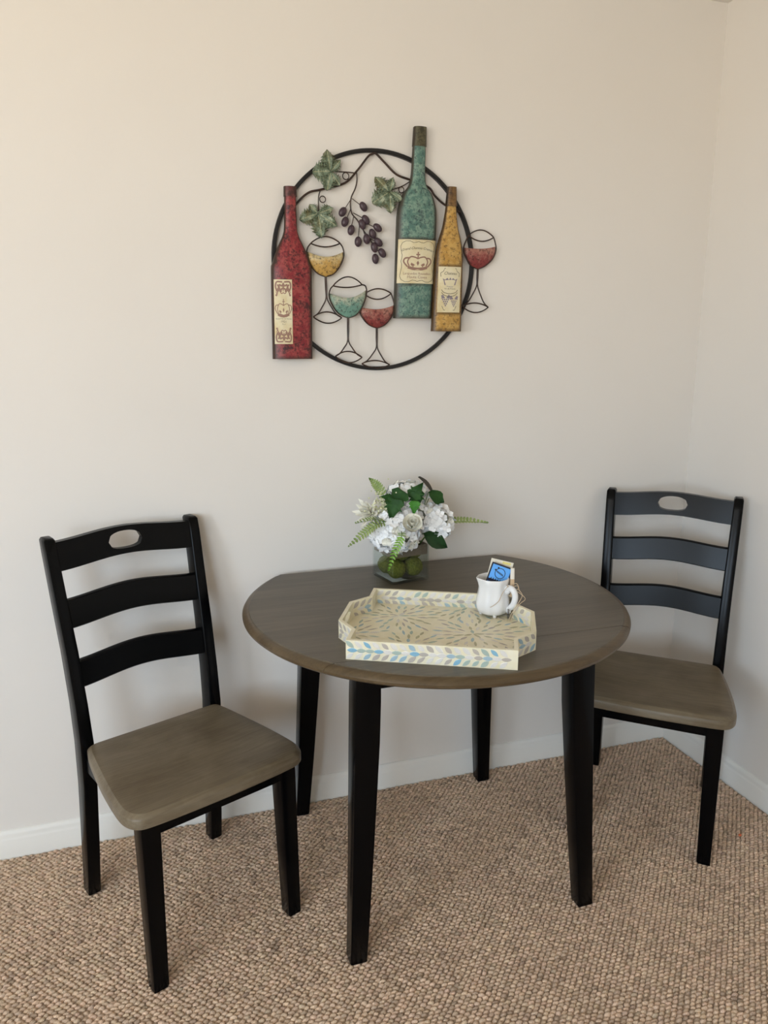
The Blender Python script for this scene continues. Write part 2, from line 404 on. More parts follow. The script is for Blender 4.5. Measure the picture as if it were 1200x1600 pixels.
M['iron'] = mat('black_iron', (.010,.009,.009), .42, .4)
M['wire'] = noisy('bronzed_wire', [(.4,(.022,.012,.008)),(.65,(.060,.028,.016))], 60, .45)
M['grape'] = noisy('plum_enamel', [(.35,(.040,.022,.030)),(.7,(.085,.050,.062))], 120, .42)
M['label'] = noisy('aged_label', [(.3,(.62,.50,.26)),(.55,(.72,.64,.43)),(.75,(.74,.67,.49))], 22, .6)
M['inkbrown'] = mat('brown_ink', (.29,.165,.12), .6)
M['inkdark'] = mat('dark_ink', (.12,.10,.07), .6)
M['inkviolet'] = mat('violet_ink', (.24,.20,.24), .6)
def leafpaint():
    m = mat('verdigris_leaf', (.13,.19,.13), .45, .4, 0.0)
    n1 = tex(m, 60, 7, rough=.7); n2 = tex(m, 24, 4)
    c = ramp(m, n1.outputs[0], [(.34,(.045,.05,.028)),(.44,(.10,.13,.075)),(.54,(.19,.25,.18)),(.66,(.50,.52,.38))])
    setc(m, mix(m, ramp(m, n2.outputs[0], [(.52,(0,0,0)),(.70,(.8,.8,.8))]).outputs[0], c.outputs[0], (.16,.125,.045))); bump(m, n1.outputs[0], .3, .001); return m
M['leafmetal'] = leafpaint()
M['leafvein'] = mat('leaf_vein', (.45,.44,.27), .4)

AX, AZ = -1.128, 1.648
art = thing('wall_art', 'round metal wall sculpture of wine bottles, glasses, grapes and vine leaves', 'wall art', (AX, 0, AZ))
def bar_ring(R, w, y0, y1, n=120):
    b = B(); secs = []
    for k in range(n+1):
        a = 2*PI*k/n; c, s_ = math.cos(a), math.sin(a)
        secs.append([((R+dr)*c, y, (R+dr)*s_) for dr, y in ((-w/2,y0),(-w/2,y1+.002),(-w/2+.002,y1),(w/2-.002,y1),(w/2,y1+.002),(w/2,y0))])
    return b.loft(secs, cap=False)
bar_ring(.2925, .0105, -.0015, -.0135).build('ring_frame', M['iron'], art, 40, merge=True)

def text2d(txt, size, shear=0.0):
    cu = bpy.data.curves.new('t', 'FONT'); cu.body = txt; cu.size = size; cu.align_x = 'CENTER'; cu.shear = shear; cu.resolution_u = 2
    ob = bpy.data.objects.new('t', cu); COL.objects.link(ob); bpy.context.view_layer.update()
    me = ob.evaluated_get(bpy.context.evaluated_depsgraph_get()).to_mesh()
    v = [(p.co.x, p.co.y) for p in me.vertices]; f = [tuple(q.vertices) for q in me.polygons]
    bpy.data.objects.remove(ob); bpy.data.curves.remove(cu); return v, f
class Print:
    """flat print laid on a surface: fn(u, v) -> point"""
    def __init__(s, b, fn): s.b = b; s.fn = fn
    def poly(s, pts, mi): s.b.add([s.fn(*p) for p in pts], [tuple(range(len(pts)))], mi)
    def line(s, pts, w, mi, closed=False):
        P = [Vector((x, y, 0)) for x, y in pts]; n = len(P); v = []; f = []
        for i in range(n):
            t = (P[(i+1) % n]-P[i-1]) if closed else (P[min(i+1,n-1)]-P[max(i-1,0)])
            t = t.normalized() if t.length > 1e-9 else Vector((1,0,0)); nn = Vector((-t.y, t.x, 0))*w/2
            v += [s.fn(P[i].x+nn.x, P[i].y+nn.y), s.fn(P[i].x-nn.x, P[i].y-nn.y)]
        for i in range(n if closed else n-1): j = (i+1) % n; f.append((2*i, 2*i+1, 2*j+1, 2*j))
        s.b.add(v, f, mi)
    def curve(s, pts, w, mi, sub=5): s.line([(p.x, p.y) for p in catmull([(x, y, 0) for x, y in pts], sub)], w, mi)
    def text(s, txt, x, y, size, mi, shear=0.0, arc=0.0):
        v, f = text2d(txt, size, shear); s.b.add([s.fn(x+a, y+c-arc*a*a) for a, c in v], f, mi)
def crown(pr, x, y, w, h, mi):
    """closed royal crown: band, arches, cross"""
    pr.poly([(x-w*.36,y),(x-w*.18,y-h*.09),(x,y-h*.12),(x+w*.18,y-h*.09),(x+w*.36,y),(x+w*.34,y+h*.14),(x,y+h*.04),(x-w*.34,y+h*.14)], mi)
    pr.curve([(x-w*.36,y+h*.12),(x,y+h*.02),(x+w*.36,y+h*.12)], w*.035, mi)
    for sg in (-1, 1):
        pr.curve([(x+sg*w*.36,y+h*.1),(x+sg*w*.49,y+h*.38),(x+sg*w*.44,y+h*.58),(x+sg*w*.30,y+h*.60)], w*.05, mi)
        pr.curve([(x+sg*w*.30,y+h*.14),(x+sg*w*.36,y+h*.40),(x+sg*w*.26,y+h*.66),(x+sg*w*.10,y+h*.64),(x,y+h*.56)], w*.045, mi)
        pr.curve([(x+sg*w*.16,y+h*.10),(x+sg*w*.20,y+h*.26),(x+sg*w*.12,y+h*.18)], w*.04, mi)
        pr.poly([(x+sg*w*.22+q, y+h*(.24+r)) for q, r in ((0,.1),(-w*.04,0),(0,-.1),(w*.04,0))], mi)
    pr.poly([(x+q*w, y+h*(.30+r)) for q, r in ((0,.16),(-.05,.02),(0,-.14),(.05,.02))], mi)
    pr.line([(x,y+h*.58),(x,y+h*.95)], w*.045, mi); pr.line([(x-w*.07,y+h*.80),(x+w*.07,y+h*.80)], w*.045, mi)

def bottle(name, label, mats, axis0, axis1, prof, capz, depth, y0, lab=None, printer=None):
    """prof = [(z, halfwidth)] bottom to top; axis x goes from axis0 (bottom) to axis1 (top)"""
    zb, zt = prof[0][0], prof[-1][0]
    ax = lambda z: axis0+(axis1-axis0)*(z-zb)/(zt-zb)
    cv = catmull([(z, w, 0) for z, w in prof], 8); cz_, cw_ = [p.x for p in cv], [p.y for p in cv]
    def hw(z): return float(np.interp(z, cz_, cw_))
    def surf(u, z, lift=0.0):       # u in -1..1 across
        w = hw(z); k = math.sqrt(max(0, 1-u*u)); side = .45
        return (ax(z)+u*w, y0-depth*(side+(1-side)*k)*min(1, .35+.65*w/.055)-lift, z)
    us = [-1,-.985,-.95,-.88,-.75,-.55,-.3,0,.3,.55,.75,.88,.95,.985,1]
    zs = []
    for a, b in zip(prof, prof[1:]):
        n = max(2, int((b[0]-a[0])/.008)); zs += [a[0]+(b[0]-a[0])*k/n for k in range(n)]
    zs.append(zt)
    def shell(z0, z1, nm, mt, lift, parent, zedge):
        zz = sorted(set([z0]+[z for z in zs if z0 < z < z1]+[z1])); b = B(); edge = []; secs = []
        for z in zz:
            w = hw(z); row = [(ax(z)-w-lift, y0, z)]+[surf(u, z, lift) if lift == 0 else (surf(u, z, lift)[0]+u*lift, *surf(u, z, lift)[1:]) for u in us]+[(ax(z)+w+lift, y0, z)]
            secs.append(row); ez = zedge(z); edge += [1.0]+[max(min(1, max(0, (abs(u)-.55)/.45))**1.3, ez) for u in us]+[1.0]
        b.loft(secs); o = b.build(nm, mt, parent, 50, fix=True)
        ca = o.data.color_attributes.new('Edge', 'FLOAT_COLOR', 'POINT')
        for i, e in enumerate(edge): ca.data[i].color = (e, e, e, 1)
        return o
    ze = lambda z: max(0, 1-(z-zb)/.022)*.75 + ((max(0, 1-abs(z-lab[3])/.016)*.85+max(0, 1-abs(z-lab[2])/.016)*.85) if lab and lab[1]-lab[0] > hw(lab[2])*1.4 else 0)
    bo = shell(zb, capz, name, mats[0], 0, art, lambda z: min(1, ze(z)+max(0, 1-(capz-z)/.03)*.5))
    if label: bo['label'] = label
    shell(capz, zt, 'cap', mats[1], .0016, bo, lambda z: max(0, 1-(zt-z)/.02)*.4)
    if lab:
        x0, x1, z0, z1 = lab; sl = (axis1-axis0)/(zt-zb); zc = (z0+z1)/2; w = hw(zc); th = .0014
        def P(x, z, lift):
            xx = x+sl*(z-zc); u = max(-1, min(1, (xx-ax(z))/hw(z))); q = surf(u, z, lift); return (xx, q[1], z)
        b = B(); n = 16; gr = []; 
        for lift in (0.0002, th):
            v = []; f = []
            for i in range(n+1):
                for j in range(5): v.append(P(x0+(x1-x0)*i/n, z0+(z1-z0)*j/4, lift))
            for i in range(n):
                for j in range(4): f.append((i*5+j, (i+1)*5+j, (i+1)*5+j+1, i*5+j+1))
            b.add(v, f, 0)
        L2 = (n+1)*5
        bd = [i*5 for i in range(n+1)]+[n*5+j for j in range(1,5)]+[i*5+4 for i in range(n-1,-1,-1)]+[j for j in range(3,0,-1)]
        b.f += [(bd[k], bd[(k+1) % len(bd)], bd[(k+1) % len(bd)]+L2, bd[k]+L2) for k in range(len(bd))]; b.m += [0]*len(bd)
        printer(Print(b, lambda x, z: P(x, z, th+.0004)), x0, x1, z0, z1)
        b.build('paper_label', [M['label'], M['inkbrown'], M['inkdark'], M['inkviolet']], bo, 0, fix=False)
    return bo
def print_red(p, x0, x1, z0, z1):
    cx = (x0+x1)/2; w = x1-x0; h = z1-z0
    crown(p, cx, z0+h*.445, w*.92, h*.27, 1)
    for sg, zc in ((1, z1), (-1, z0)):
        for e in (-1, 1):
            Q = lambda a, b: (cx+e*a*w, zc-sg*b*h)
            p.curve([Q(0,.20),Q(.10,.215),Q(.22,.17),Q(.32,.20),Q(.36,.25),Q(.42,.24)], w*.05, 1)
            p.curve([Q(.05,.04),Q(.20,.035),Q(.36,.04),Q(.42,.10),Q(.36,.16),Q(.26,.13),Q(.28,.09),Q(.34,.09)], w*.085, 1)
            p.curve([Q(0,.06),Q(.08,.10),Q(.20,.08),Q(.22,.13),Q(.12,.16),Q(.06,.13)], w*.085, 1)
            p.curve([Q(.10,.19),Q(.20,.15),Q(.30,.18),Q(.40,.17)], w*.065, 1)
            p.curve([Q(.42,.24),Q(.36,.22),Q(.40,.19)], w*.04, 1)
            p.poly([Q(0,.20),Q(.05,.13),Q(.03,.06),Q(0,.035)], 1)
    p.text('Grand Vin de France', cx, z0+h*.385, w*.105, 2); p.text('1921', cx, z0+h*.335, w*.17, 2); p.text('75 cl', cx, z0+h*.300, w*.10, 2)
def print_green(p, x0, x1, z0, z1):
    cx = (x0+x1)/2; w = x1-x0; h = z1-z0; pts = []
    Q = [(0,.955),(.06,.935),(.13,.925),(.22,.965),(.32,.965),(.41,.92),(.445,.84),(.43,.74),(.405,.64),(.41,.56),(.43,.50)]
    for a, b in Q: pts.append((cx+a*w, z0+b*h))
    for a, b in reversed(Q[:-1]): pts.append((cx+a*w, z0+(1-b)*h))
    for a, b in Q[1:]: pts.append((cx-a*w, z0+(1-b)*h))
    for a, b in reversed(Q[1:-1]): pts.append((cx-a*w, z0+b*h))
    p.line(pts, w*.011, 2, closed=True)
    p.text('Grand Chateau Cremant', cx, z0+h*.785, w*.086, 2, .35, 3.2)
    crown(p, cx, z0+h*.34, w*.74, h*.40, 1)
    p.text('Languedoc Roussillon', cx, z0+h*.20, w*.085, 1); p.text('Haute Cuvee', cx, z0+h*.115, w*.10, 1)
def print_yellow(p, x0, x1, z0, z1):
    cx = (x0+x1)/2; w = x1-x0; h = z1-z0
    def q(L): return [(cx+a*w, z0+b*h) for a, b in L]
    p.line(q([(-.30,.90),(-.26,.96),(.26,.96),(.30,.90),(.42,.86),(.40,.78)]), w*.022, 2); p.line(q([(-.30,.90),(-.42,.86),(-.40,.78)]), w*.022, 2)
    p.text('Chateau', cx, z0+h*.825, w*.17, 2, .3)
    p.poly(q([(-.24,.60),(.24,.60),(.29,.70),(.33,.745),(.22,.715),(.13,.755),(.06,.715),(0,.765),(-.06,.715),(-.13,.755),(-.22,.715),(-.33,.745),(-.29,.70)]), 3)
    p.text('Premier', cx, z0+h*.55, w*.09, 3); p.text('Vin de France', cx, z0+h*.505, w*.09, 2)
    p.curve(q([(-.36,.50),(-.26,.44),(0,.41),(.26,.44),(.36,.50)]), w*.022, 2); p.curve(q([(-.36,.44),(-.24,.38),(0,.345),(.24,.38),(.36,.44)]), w*.022, 2)
    p.line(q([(-.32,.14),(-.24,.05),(.24,.05),(.32,.14)]), w*.022, 2)
    for gx, gz, k in ((-.17,.22,1), (.20,.20,.85)):
        for i, (a, b) in enumerate(((-.12,.06),(-.04,.06),(.04,.06),(.12,.06),(-.08,.015),(0,.015),(.08,.015),(-.04,-.03),(.04,-.03),(0,-.07))):
            c0 = (cx+(gx+a*k)*w, z0+(gz+b*k)*h); p.poly([(c0[0]+w*.036*k*math.cos(t), c0[1]+w*.036*k*math.sin(t)) for t in [PI/3*j for j in range(6)]], 3)
        for e in (-1, 1):
            p.poly([(cx+(gx+e*a)*w, z0+(gz+b)*h) for a, b in ((.02,.09),(.12,.17),(.20,.15),(.17,.10),(.20,.08))], 3)
bottle('wine_bottle', 'dark red distressed metal bottle at the left of the ring', (M['red'], M['capred']), -.2495, -.2452,
       [(-.264,.0548),(-.035,.0550),(-.018,.0520),(.008,.0455),(.034,.0340),(.060,.0215),(.083,.0170),(.159,.0155),(.184,.0150)], .159, .030, -.0135,
       (-.2995,-.2520,-.2235,-.0545), print_red)
bottle('wine_bottle', 'tall teal green distressed metal bottle with wide crown label', (M['green'], M['capgreen']), .1030, .1213,
       [(-.1515,.0560),(.070,.0578),(.135,.0568),(.165,.0500),(.188,.0405),(.218,.0222),(.308,.0180),(.3585,.0165)], .3085, .030, -.0135,
       (.0530,.1660,-.0560,.0620), print_green)
bottle('wine_bottle', 'slim golden yellow distressed metal bottle with narrow label', (M['yellow'], M['capgold']), .2020, .2130,
       [(-.1876,.0455),(-.005,.0415),(.036,.0390),(.068,.0325),(.095,.0240),(.125,.0188),(.156,.0150),(.2072,.0113)], .156, .026, -.030,
       (.1700,.2390,-.1345,-.0085), print_yellow)

def lens(c0, c1, ht, hb, y, n=16):
    """two bowed wires between the points c0 and c1"""
    out = []
    for h in (ht, hb):
        out.append([(c0[0]+(c1[0]-c0[0])*k/n, y, c0[1]+(c1[1]-c0[1])*k/n+h*math.sin(PI*k/n)**.85) for k in range(n+1)])
    return out
def wine_glass(label, wine, rl, rr, rt_, rb_, wl, wr, wdip, bot, stem, bl_, br_, bt, bb, y):
    b = B(); r = .0019
    for w in lens(rl, rr, rt_-(rl[1]+rr[1])/2, rb_-(rl[1]+rr[1])/2, y): b.tube(w, r, 6)
    # bowl outline from the rim down to the stem and up again
    cx, cz = bot; wid = (wr[0]-wl[0])/2; mx = (wl[0]+wr[0])/2
    left = [(rl[0],rl[1]),(wl[0]+.002,wl[1]+.010),(wl[0]-.001,wl[1]-.010),(wl[0]+.010,cz+(wl[1]-cz)*.45),(cx-wid*.45,cz+.009),(cx,cz)]
    right = [(rr[0],rr[1]),(wr[0]-.002,wr[1]+.010),(wr[0]+.001,wr[1]-.010),(wr[0]-.010,cz+(wr[1]-cz)*.45),(cx+wid*.45,cz+.009),(cx,cz)]
    Lc = [(p.x, y, p.y) for p in catmull([(a, c, 0) for a, c in left], 6)]; Rc = [(p.x, y, p.y) for p in catmull([(a, c, 0) for a, c in right], 6)]
    b.tube(Lc, r, 6); b.tube(Rc, r, 6)
    for e, tip in ((-1, bl_), (1, br_)):
        s0 = (cx+e*.0016, cz); s1 = (stem[0]+e*.0018, stem[1]); k = (tip[0]-s1[0]); 
        P = catmull([(s0[0],y,s0[1]),((s0[0]+s1[0])/2,y,(s0[1]+s1[1])/2),(s1[0],y,s1[1]),(s1[0]+k*.30,y,stem[1]+(tip[1]-stem[1])*.45),(s1[0]+k*.62,y,stem[1]+(tip[1]-stem[1])*.80),(tip[0],y,tip[1])], 6)
        b.tube([tuple(p) for p in P], r, 6)
    for w in lens(bl_, br_, bt-(bl_[1]+br_[1])/2, bb-(bl_[1]+br_[1])/2, y): b.tube(w, r, 6)
    g = b.build('wine_glass', M['wire'], art, 60); g['label'] = label
    # the painted wine: a bulged sheet filling the lower bowl
    fb = B(); n = 20; m_ = 8; top = []; edge = []
    def lim(curve, z):
        for a, c in zip(curve, curve[1:]):
            if (a[2]-z)*(c[2]-z) <= 0 and abs(a[2]-c[2]) > 1e-9 and max(a[2], c[2]) <= max(wl[1], wr[1])+.0021: u = (z-a[2])/(c[2]-a[2]); return a[0]+(c[0]-a[0])*u
        return curve[-1][0]
    for j in range(m_+1):
        t = j/m_
        for i in range(n+1):
            s_ = i/n; ztop = wl[1]+(wr[1]-wl[1])*s_+(wdip-(wl[1]+wr[1])/2)*math.sin(PI*s_)
            zc = cz+(wl[1]+(wr[1]-wl[1])*s_-cz)*0
            z = None
            tt = 1-(1-t)**1.6
            zlev_l = wl[1]+(cz-wl[1])*tt; zlev_r = wr[1]+(cz-wr[1])*tt
            xl = lim(Lc, zlev_l) if t > 0 else wl[0]; xr = lim(Rc, zlev_r) if t > 0 else wr[0]
            z = zlev_l+(zlev_r-zlev_l)*s_+(wdip-(wl[1]+wr[1])/2)*math.sin(PI*s_)*(1-tt)
            z -= 0
            bul = .012*math.sin(PI*s_)**.6*(1-.8*tt*tt)
            fb.v.append((xl+(xr-xl)*s_, y-bul, z)); edge.append(max(abs(2*s_-1)**4*.7, max(0, tt-.75)*2.2, .0))
    for j in range(m_):
        for i in range(n): fb.f.append((j*(n+1)+i, (j+1)*(n+1)+i, (j+1)*(n+1)+i+1, j*(n+1)+i+1)); fb.m.append(0)
    o = fb.build('painted_wine', wine, g, 60, fix=False)
    ca = o.data.color_attributes.new('Edge', 'FLOAT_COLOR', 'POINT')
    for i, e in enumerate(edge): ca.data[i].color = (min(1,e), min(1,e), min(1,e), 1)
    sm = o.modifiers.new('thick', 'SOLIDIFY'); sm.thickness = .0012
wine_glass('wire wine glass with golden wine beside the red bottle', M['winegold'], (-.1917,.0432), (-.1097,.0464), .0624, .0354, (-.2027,.0208), (-.0997,.0244), .0087, (-.1514,-.0428), (-.1498,-.101), (-.1882,-.1501), (-.107,-.1521), -.1365, -.167, -.019)
wine_glass('wire wine glass with teal wine', M['winegreen'], (-.1323,-.0666), (-.0493,-.0619), -.0418, -.0702, (-.143,-.0867), (-.0369,-.076), -.0983, (-.0903,-.152), (-.0909,-.2162), (-.1287,-.2574), (-.0503,-.2607), -.244, -.2754, -.026)
wine_glass('wire wine glass with red wine at the bottom of the ring', M['winered'], (-.040,-.0864), (.039,-.0831), -.0711, -.1001, (-.054,-.1225), (.0488,-.1152), -.1276, (-.0036,-.1794), (-.0036,-.234), (-.0485,-.2787), (.0352,-.2823), -.270, -.2911, -.0185)
wine_glass('wire wine glass with red wine outside the right of the ring', M['winered'], (.2757,.0834), (.3559,.0808), .0997, .0686, (.2618,.0489), (.3637,.0556), .0466, (.3075,-.0088), (.3069,-.0567), (.2607,-.115), (.3449,-.1168), -.1052, -.1326, -.0165)

vine = B(); vy = -.012
def wire(pts, r, y=vy, sub=6): vine.tube([(p.x, y, p.y) for p in catmull([(a, b, 0) for a, b in pts], sub)], r, 6)
def curl(c, r, y=vy): vine.tube([(c[0]+r*math.cos(2*PI*k/18), y, c[1]+r*math.sin(2*PI*k/18)) for k in range(18)], .0014, 5, closed=True)
wire([(-.008,.2855),(-.0143,.282),(-.0264,.2749),(-.0568,.2379),(-.093,.2033),(-.1585,.1832),(-.1938,.1732),(-.2263,.1447),(-.245,.11)], .0030)
wire([(-.006,.2855),(.0009,.2805),(.0223,.262),(.0565,.2343),(.1004,.2221),(.1515,.2068),(.1712,.1855),(.2041,.1618),(.2520,.1440)], .0030)
wire([(-.0628,.2305),(-.085,.2315),(-.1200,.2308)], .0016); curl((-.0899,.2212), .0088)
wire([(-.1615,.1804),(-.1665,.162),(-.1669,.128)], .0016); curl((-.1552,.1586), .0082)
wire([(.1004,.2221),(.0723,.2049),(.040,.1935)], .0016); curl((.0700,.1955), .0078)
wire([(-.0598,.2377),(-.0581,.2135),(-.0631,.1915),(-.0741,.1691),(-.0773,.1471),(-.0726,.1254),(-.0576,.1096),(-.0393,.0826),(-.0178,.0555),(-.0066,.0277)], .0019)
for a, b in (((-.0772,.1608),(-.0950,.1350)),((-.0723,.1648),(-.0480,.1490)),((-.0774,.1361),(-.0900,.1080)),((-.0696,.1283),(-.0400,.1150)),((-.0678,.1201),(-.0760,.0880)),((-.0515,.0990),(-.0560,.0590)),((-.0400,.1060),(-.0060,.0930)),((-.0420,.0860),(-.0340,.0660)),((-.0250,.0650),(-.0030,.0550)),((-.0120,.0400),(.0090,.0280))): wire([a, b], .0011)
vine.build('vine', M['wire'], art, 60)
gb = B(); gb.ball((0,0,0), 1, 12, 8, axes=(Vector((.0102,0,0)), Vector((0,.0080,0)), Vector((0,0,.0142)))); gmesh = gb.mesh('grape', M['grape'], 60)
for x, z, a in ((-.101,.1284,-35),(-.0421,.1445,35),(-.094,.1035,-22),(-.0778,.0821,-15),(-.0349,.1112,35),(-.0454,.0985,25),(-.0016,.0915,52),(-.0573,.0529,-3),(-.0332,.0605,8),(-.0153,.0753,25),(.0009,.0534,48),(-.011,.0389,18),(.0128,.0256,35),(-.0066,.0096,8)):
    g = link('grape', gmesh, art, (x, -.017+R_.uniform(-.003,.003), z)); g.rotation_euler = (0, math.radians(-a), 0)

def metal_leaf(c, lobes, y, seed):
    rr = random.Random(seed); b = B(); C = Vector((c[0], 0, c[1]))
    for li, (tx, tz, wd, curlv) in enumerate(lobes):
        Tp = Vector((tx, 0, tz)); d = Tp-C; Ln = d.length; d = d.normalized(); nrm = Vector((-d.z, 0, d.x)); n = 15
        row = []
        for k in range(n+1):
            t = k/n; w = wd*max(.24*(1-t), 1.12*math.sin(PI*t**1.2)**.85) if t < 1 else 0
            tooth = (1.26 if k % 2 else .74) if 2 < k < n else 1
            base = C+d*Ln*t; yc = y-.006*li*.25-.012*math.sin(PI*t*.8)*curlv-.004
            row.append([base+nrm*w*tooth+Vector((0, yc+.005, 0))-d*Ln*.05*(k % 2), base+nrm*w*.5+Vector((0, yc-.0035, 0)), base+Vector((0, yc, 0)), base-nrm*w*.5+Vector((0, yc-.0035, 0)), base-nrm*w*tooth+Vector((0, yc+.005, 0))-d*Ln*.05*(k % 2)])
        v = [p for q in row for p in q]; f = []
        for k in range(n):
            for j in range(4): f.append((k*5+j, k*5+j+1, (k+1)*5+j+1, (k+1)*5+j))
        b.add(v, f, 0)
        b.tube([row[k][2]+Vector((0,-.0006,0)) for k in range(1, n)], .0007, 4, mi=1)
        for k in range(2, n-2, 2):
            for e in (0, 4): b.tube([row[k][2]+Vector((0,-.0006,0)), row[k+1][1 if e == 0 else 3]*.6+row[k+1][2]*.0+row[k+1][e]*.4+Vector((0,-.0012,0))], .00045, 4, mi=1)
    return b.build('vine_leaf', [M['leafmetal'], M['leafvein']], art, 60, fix=False)
metal_leaf((-.1352,.227), [(-.1455,.2815,.017,.6),(-.1066,.2590,.012,.2),(-.1110,.1930,.013,.4),(-.1480,.1770,.0165,.6),(-.1880,.2215,.0215,.7)], -.016, 1)
metal_leaf((-.1715,.1195), [(-.1950,.1420,.012,.3),(-.2240,.1010,.0175,.5),(-.1640,.0555,.020,.7),(-.1195,.0880,.0165,.5),(-.1300,.1350,.014,.3)], -.016, 2)
metal_leaf((.0310,.1860), [(-.0120,.2215,.0155,.7),(-.0200,.1530,.021,.5),(.0340,.1285,.0155,.6),(.0690,.1650,.0125,.2),(.0410,.2240,.0115,.1)], -.016, 3)

# ------------------------------------------------------------------ tray with shell inlay
M['tray'] = noisy('cream_lacquer', [(.3,(.72,.65,.44)),(.6,(.80,.74,.56)),(.8,(.84,.79,.64))], 26, .30)
def pearl(name, a, b): return noisy(name, [(.35,a),(.65,b)], 90, .22, 3, (1,1,1))
SHELL = [pearl('shell_blue', (.25,.38,.45), (.45,.56,.60)), pearl('shell_teal', (.30,.40,.36), (.46,.52,.44)), pearl('shell_grey', (.38,.33,.28), (.54,.49,.43)),
         pearl('shell_white', (.62,.58,.52), (.78,.75,.70)), pearl('shell_olive', (.34,.32,.19), (.52,.49,.33)), pearl('shell_brightblue', (.12,.33,.48), (.34,.54,.64))]
def almond(mt):
    b = B(); n = 5; P = [(-.5,0)]+[(-.5+k/n, .5*math.sin(PI*k/n)**.9) for k in range(1,n)]+[(.5,0)]+[(.5-k/n, -.5*math.sin(PI*k/n)**.9) for k in range(1,n)]
    b.loft([[(x,y,0) for x,y in P],[(x,y,.55) for x,y in P],[(x*.9,y*.82,1) for x,y in P]]); return b.mesh('inlay_leaf', mt, 40)
ALM = [almond(q) for q in SHELL]
TH += .0015
tray = thing('serving_tray', 'cream serving tray inlaid with blue and grey shell leaves on the table', 'tray', (-1.1693,-.6015,TH), -.4729)
a_, D_, e_, b1_, b2_, h_, wt_ = .1815, .358, .0406, .0648, .1152, .0436, .0085
OUT = [(-a_,-D_/2),(a_,-D_/2),(a_,-D_/2+b1_),(a_+e_,-D_/2+b2_),(a_+e_,D_/2-b2_),(a_,D_/2-b1_),(a_,D_/2),(-a_,D_/2),(-a_,D_/2-b1_),(-a_-e_,D_/2-b2_),(-a_-e_,-D_/2+b2_),(-a_,-D_/2+b1_)]
INN = []
for i in range(12):
    p0, p1, p2 = Vector(OUT[i-1]), Vector(OUT[i]), Vector(OUT[(i+1) % 12])
    d1 = (p1-p0).normalized(); d2 = (p2-p1).normalized(); n1 = Vector((-d1.y, d1.x)); n2 = Vector((-d2.y, d2.x))
    mv = (n1+n2)/(1+n1.dot(n2)); INN.append(p1+mv*wt_)
bp = B(); bp.loft([[(p[0],p[1],0) for p in INN],[(p[0],p[1],.0065) for p in INN]]); basep = bp.build('base_panel', M['tray'], tray, 0)
nin = [0]
def inlay(parent, ci, pos, xdir, nrm, ln, wd, proud=.0005):
    z = nrm.normalized(); x = (xdir-z*xdir.dot(z)).normalized(); y = z.cross(x)
    o = link('inlay_leaf', ALM[ci], parent); nin[0] += 1
    m3 = Matrix((x*ln, y*wd, z*proud)).transposed().to_4x4(); m3.translation = pos; o.matrix_local = m3
def weights(*w): return [i for i, k in enumerate(w) for _ in range(k)]
WSIDE = weights(3,2,5,8,0,2); WFLOOR = weights(2,5,5,2,6,0)
names = ['front_wall','return_wall','angled_wall','handle_wall','angled_wall','return_wall','back_wall','return_wall','angled_wall','handle_wall','angled_wall','return_wall']
for i in range(12):
    j = (i+1) % 12; O0, O1, I0, I1 = Vector(OUT[i]), Vector(OUT[j]), INN[i], INN[j]; b = B()
    def mp(s, t, d, O0=O0, O1=O1, I0=I0, I1=I1): q = O0.lerp(O1, s).lerp(I0.lerp(I1, s), d); return (q.x, q.y, t)
    if names[i] == 'handle_wall':
        holed(b, mp, 0, 1, 0, h_, (.5,.0275), .30, .0095, .36); po = b.build(names[i], M['tray'], tray, 40, fix=False)
    else:
        b.add([mp(s,t,d) for s in (0,1) for t in (0,h_) for d in (0,1)], [(0,1,3,2),(4,6,7,5),(0,4,5,1),(2,3,7,6),(0,2,6,4),(1,5,7,3)]); po = b.build(names[i], M['tray'], tray, 0)
    ed = (O1-O0).normalized(); X = Vector((ed.x, ed.y, 0)); Z = Vector((0,0,1)); no = Vector((ed.y, -ed.x, 0)); Lw = (O1-O0).length
    faces = [(no, O0, Lw, 1)] if i in (0, 2, 10) else ([(-no, I0, (I1-I0).length, -1)] if i in (6, 4, 8) else [])
    for (nv, P0, LL, sgn) in faces:
        if names[i] == 'handle_wall':
            continue
        n = max(2, round(LL/.0195)); 
        for k in range(n):
            s = (k+.5)/n
            for row, (zz, slant) in enumerate(((.0345,-.70),(.0215,.0),(.0088,.70))):
                off = (0, .5, 0)[row]; q = P0+ed*(LL*min(1, (k+.45+off*.6)/n)); 
                if (k+.45+off*.6)/n > .97: continue
                dr = X*sgn*math.cos(slant)+Z*math.sin(slant) if sgn > 0 else X*math.cos(slant)+Z*math.sin(slant)
                if names[i] != 'front_wall' and names[i] != 'back_wall' and row == 1 and k == n-1: continue
                inlay(po, R_.choice(WSIDE), Vector((q.x, q.y, zz)), dr, nv, .0225*R_.uniform(.9,1.1), .0102*R_.uniform(.85,1.12))
def inside(x, y, mg=.008):
    if abs(y) > D_/2-wt_-mg: return False
    yy = abs(y); lim = a_-wt_ if yy > D_/2-b1_ else (a_+e_-wt_ if yy < D_/2-b2_ else a_-wt_+e_*(D_/2-b1_-yy)/(b2_-b1_))
    return abs(x) < lim-mg
CEN = [(-.103,.085), (.083,-.007), (-.055,-.105), (.06,.17), (.19,-.16), (-.2,-.05)]
fl = []; fq = []
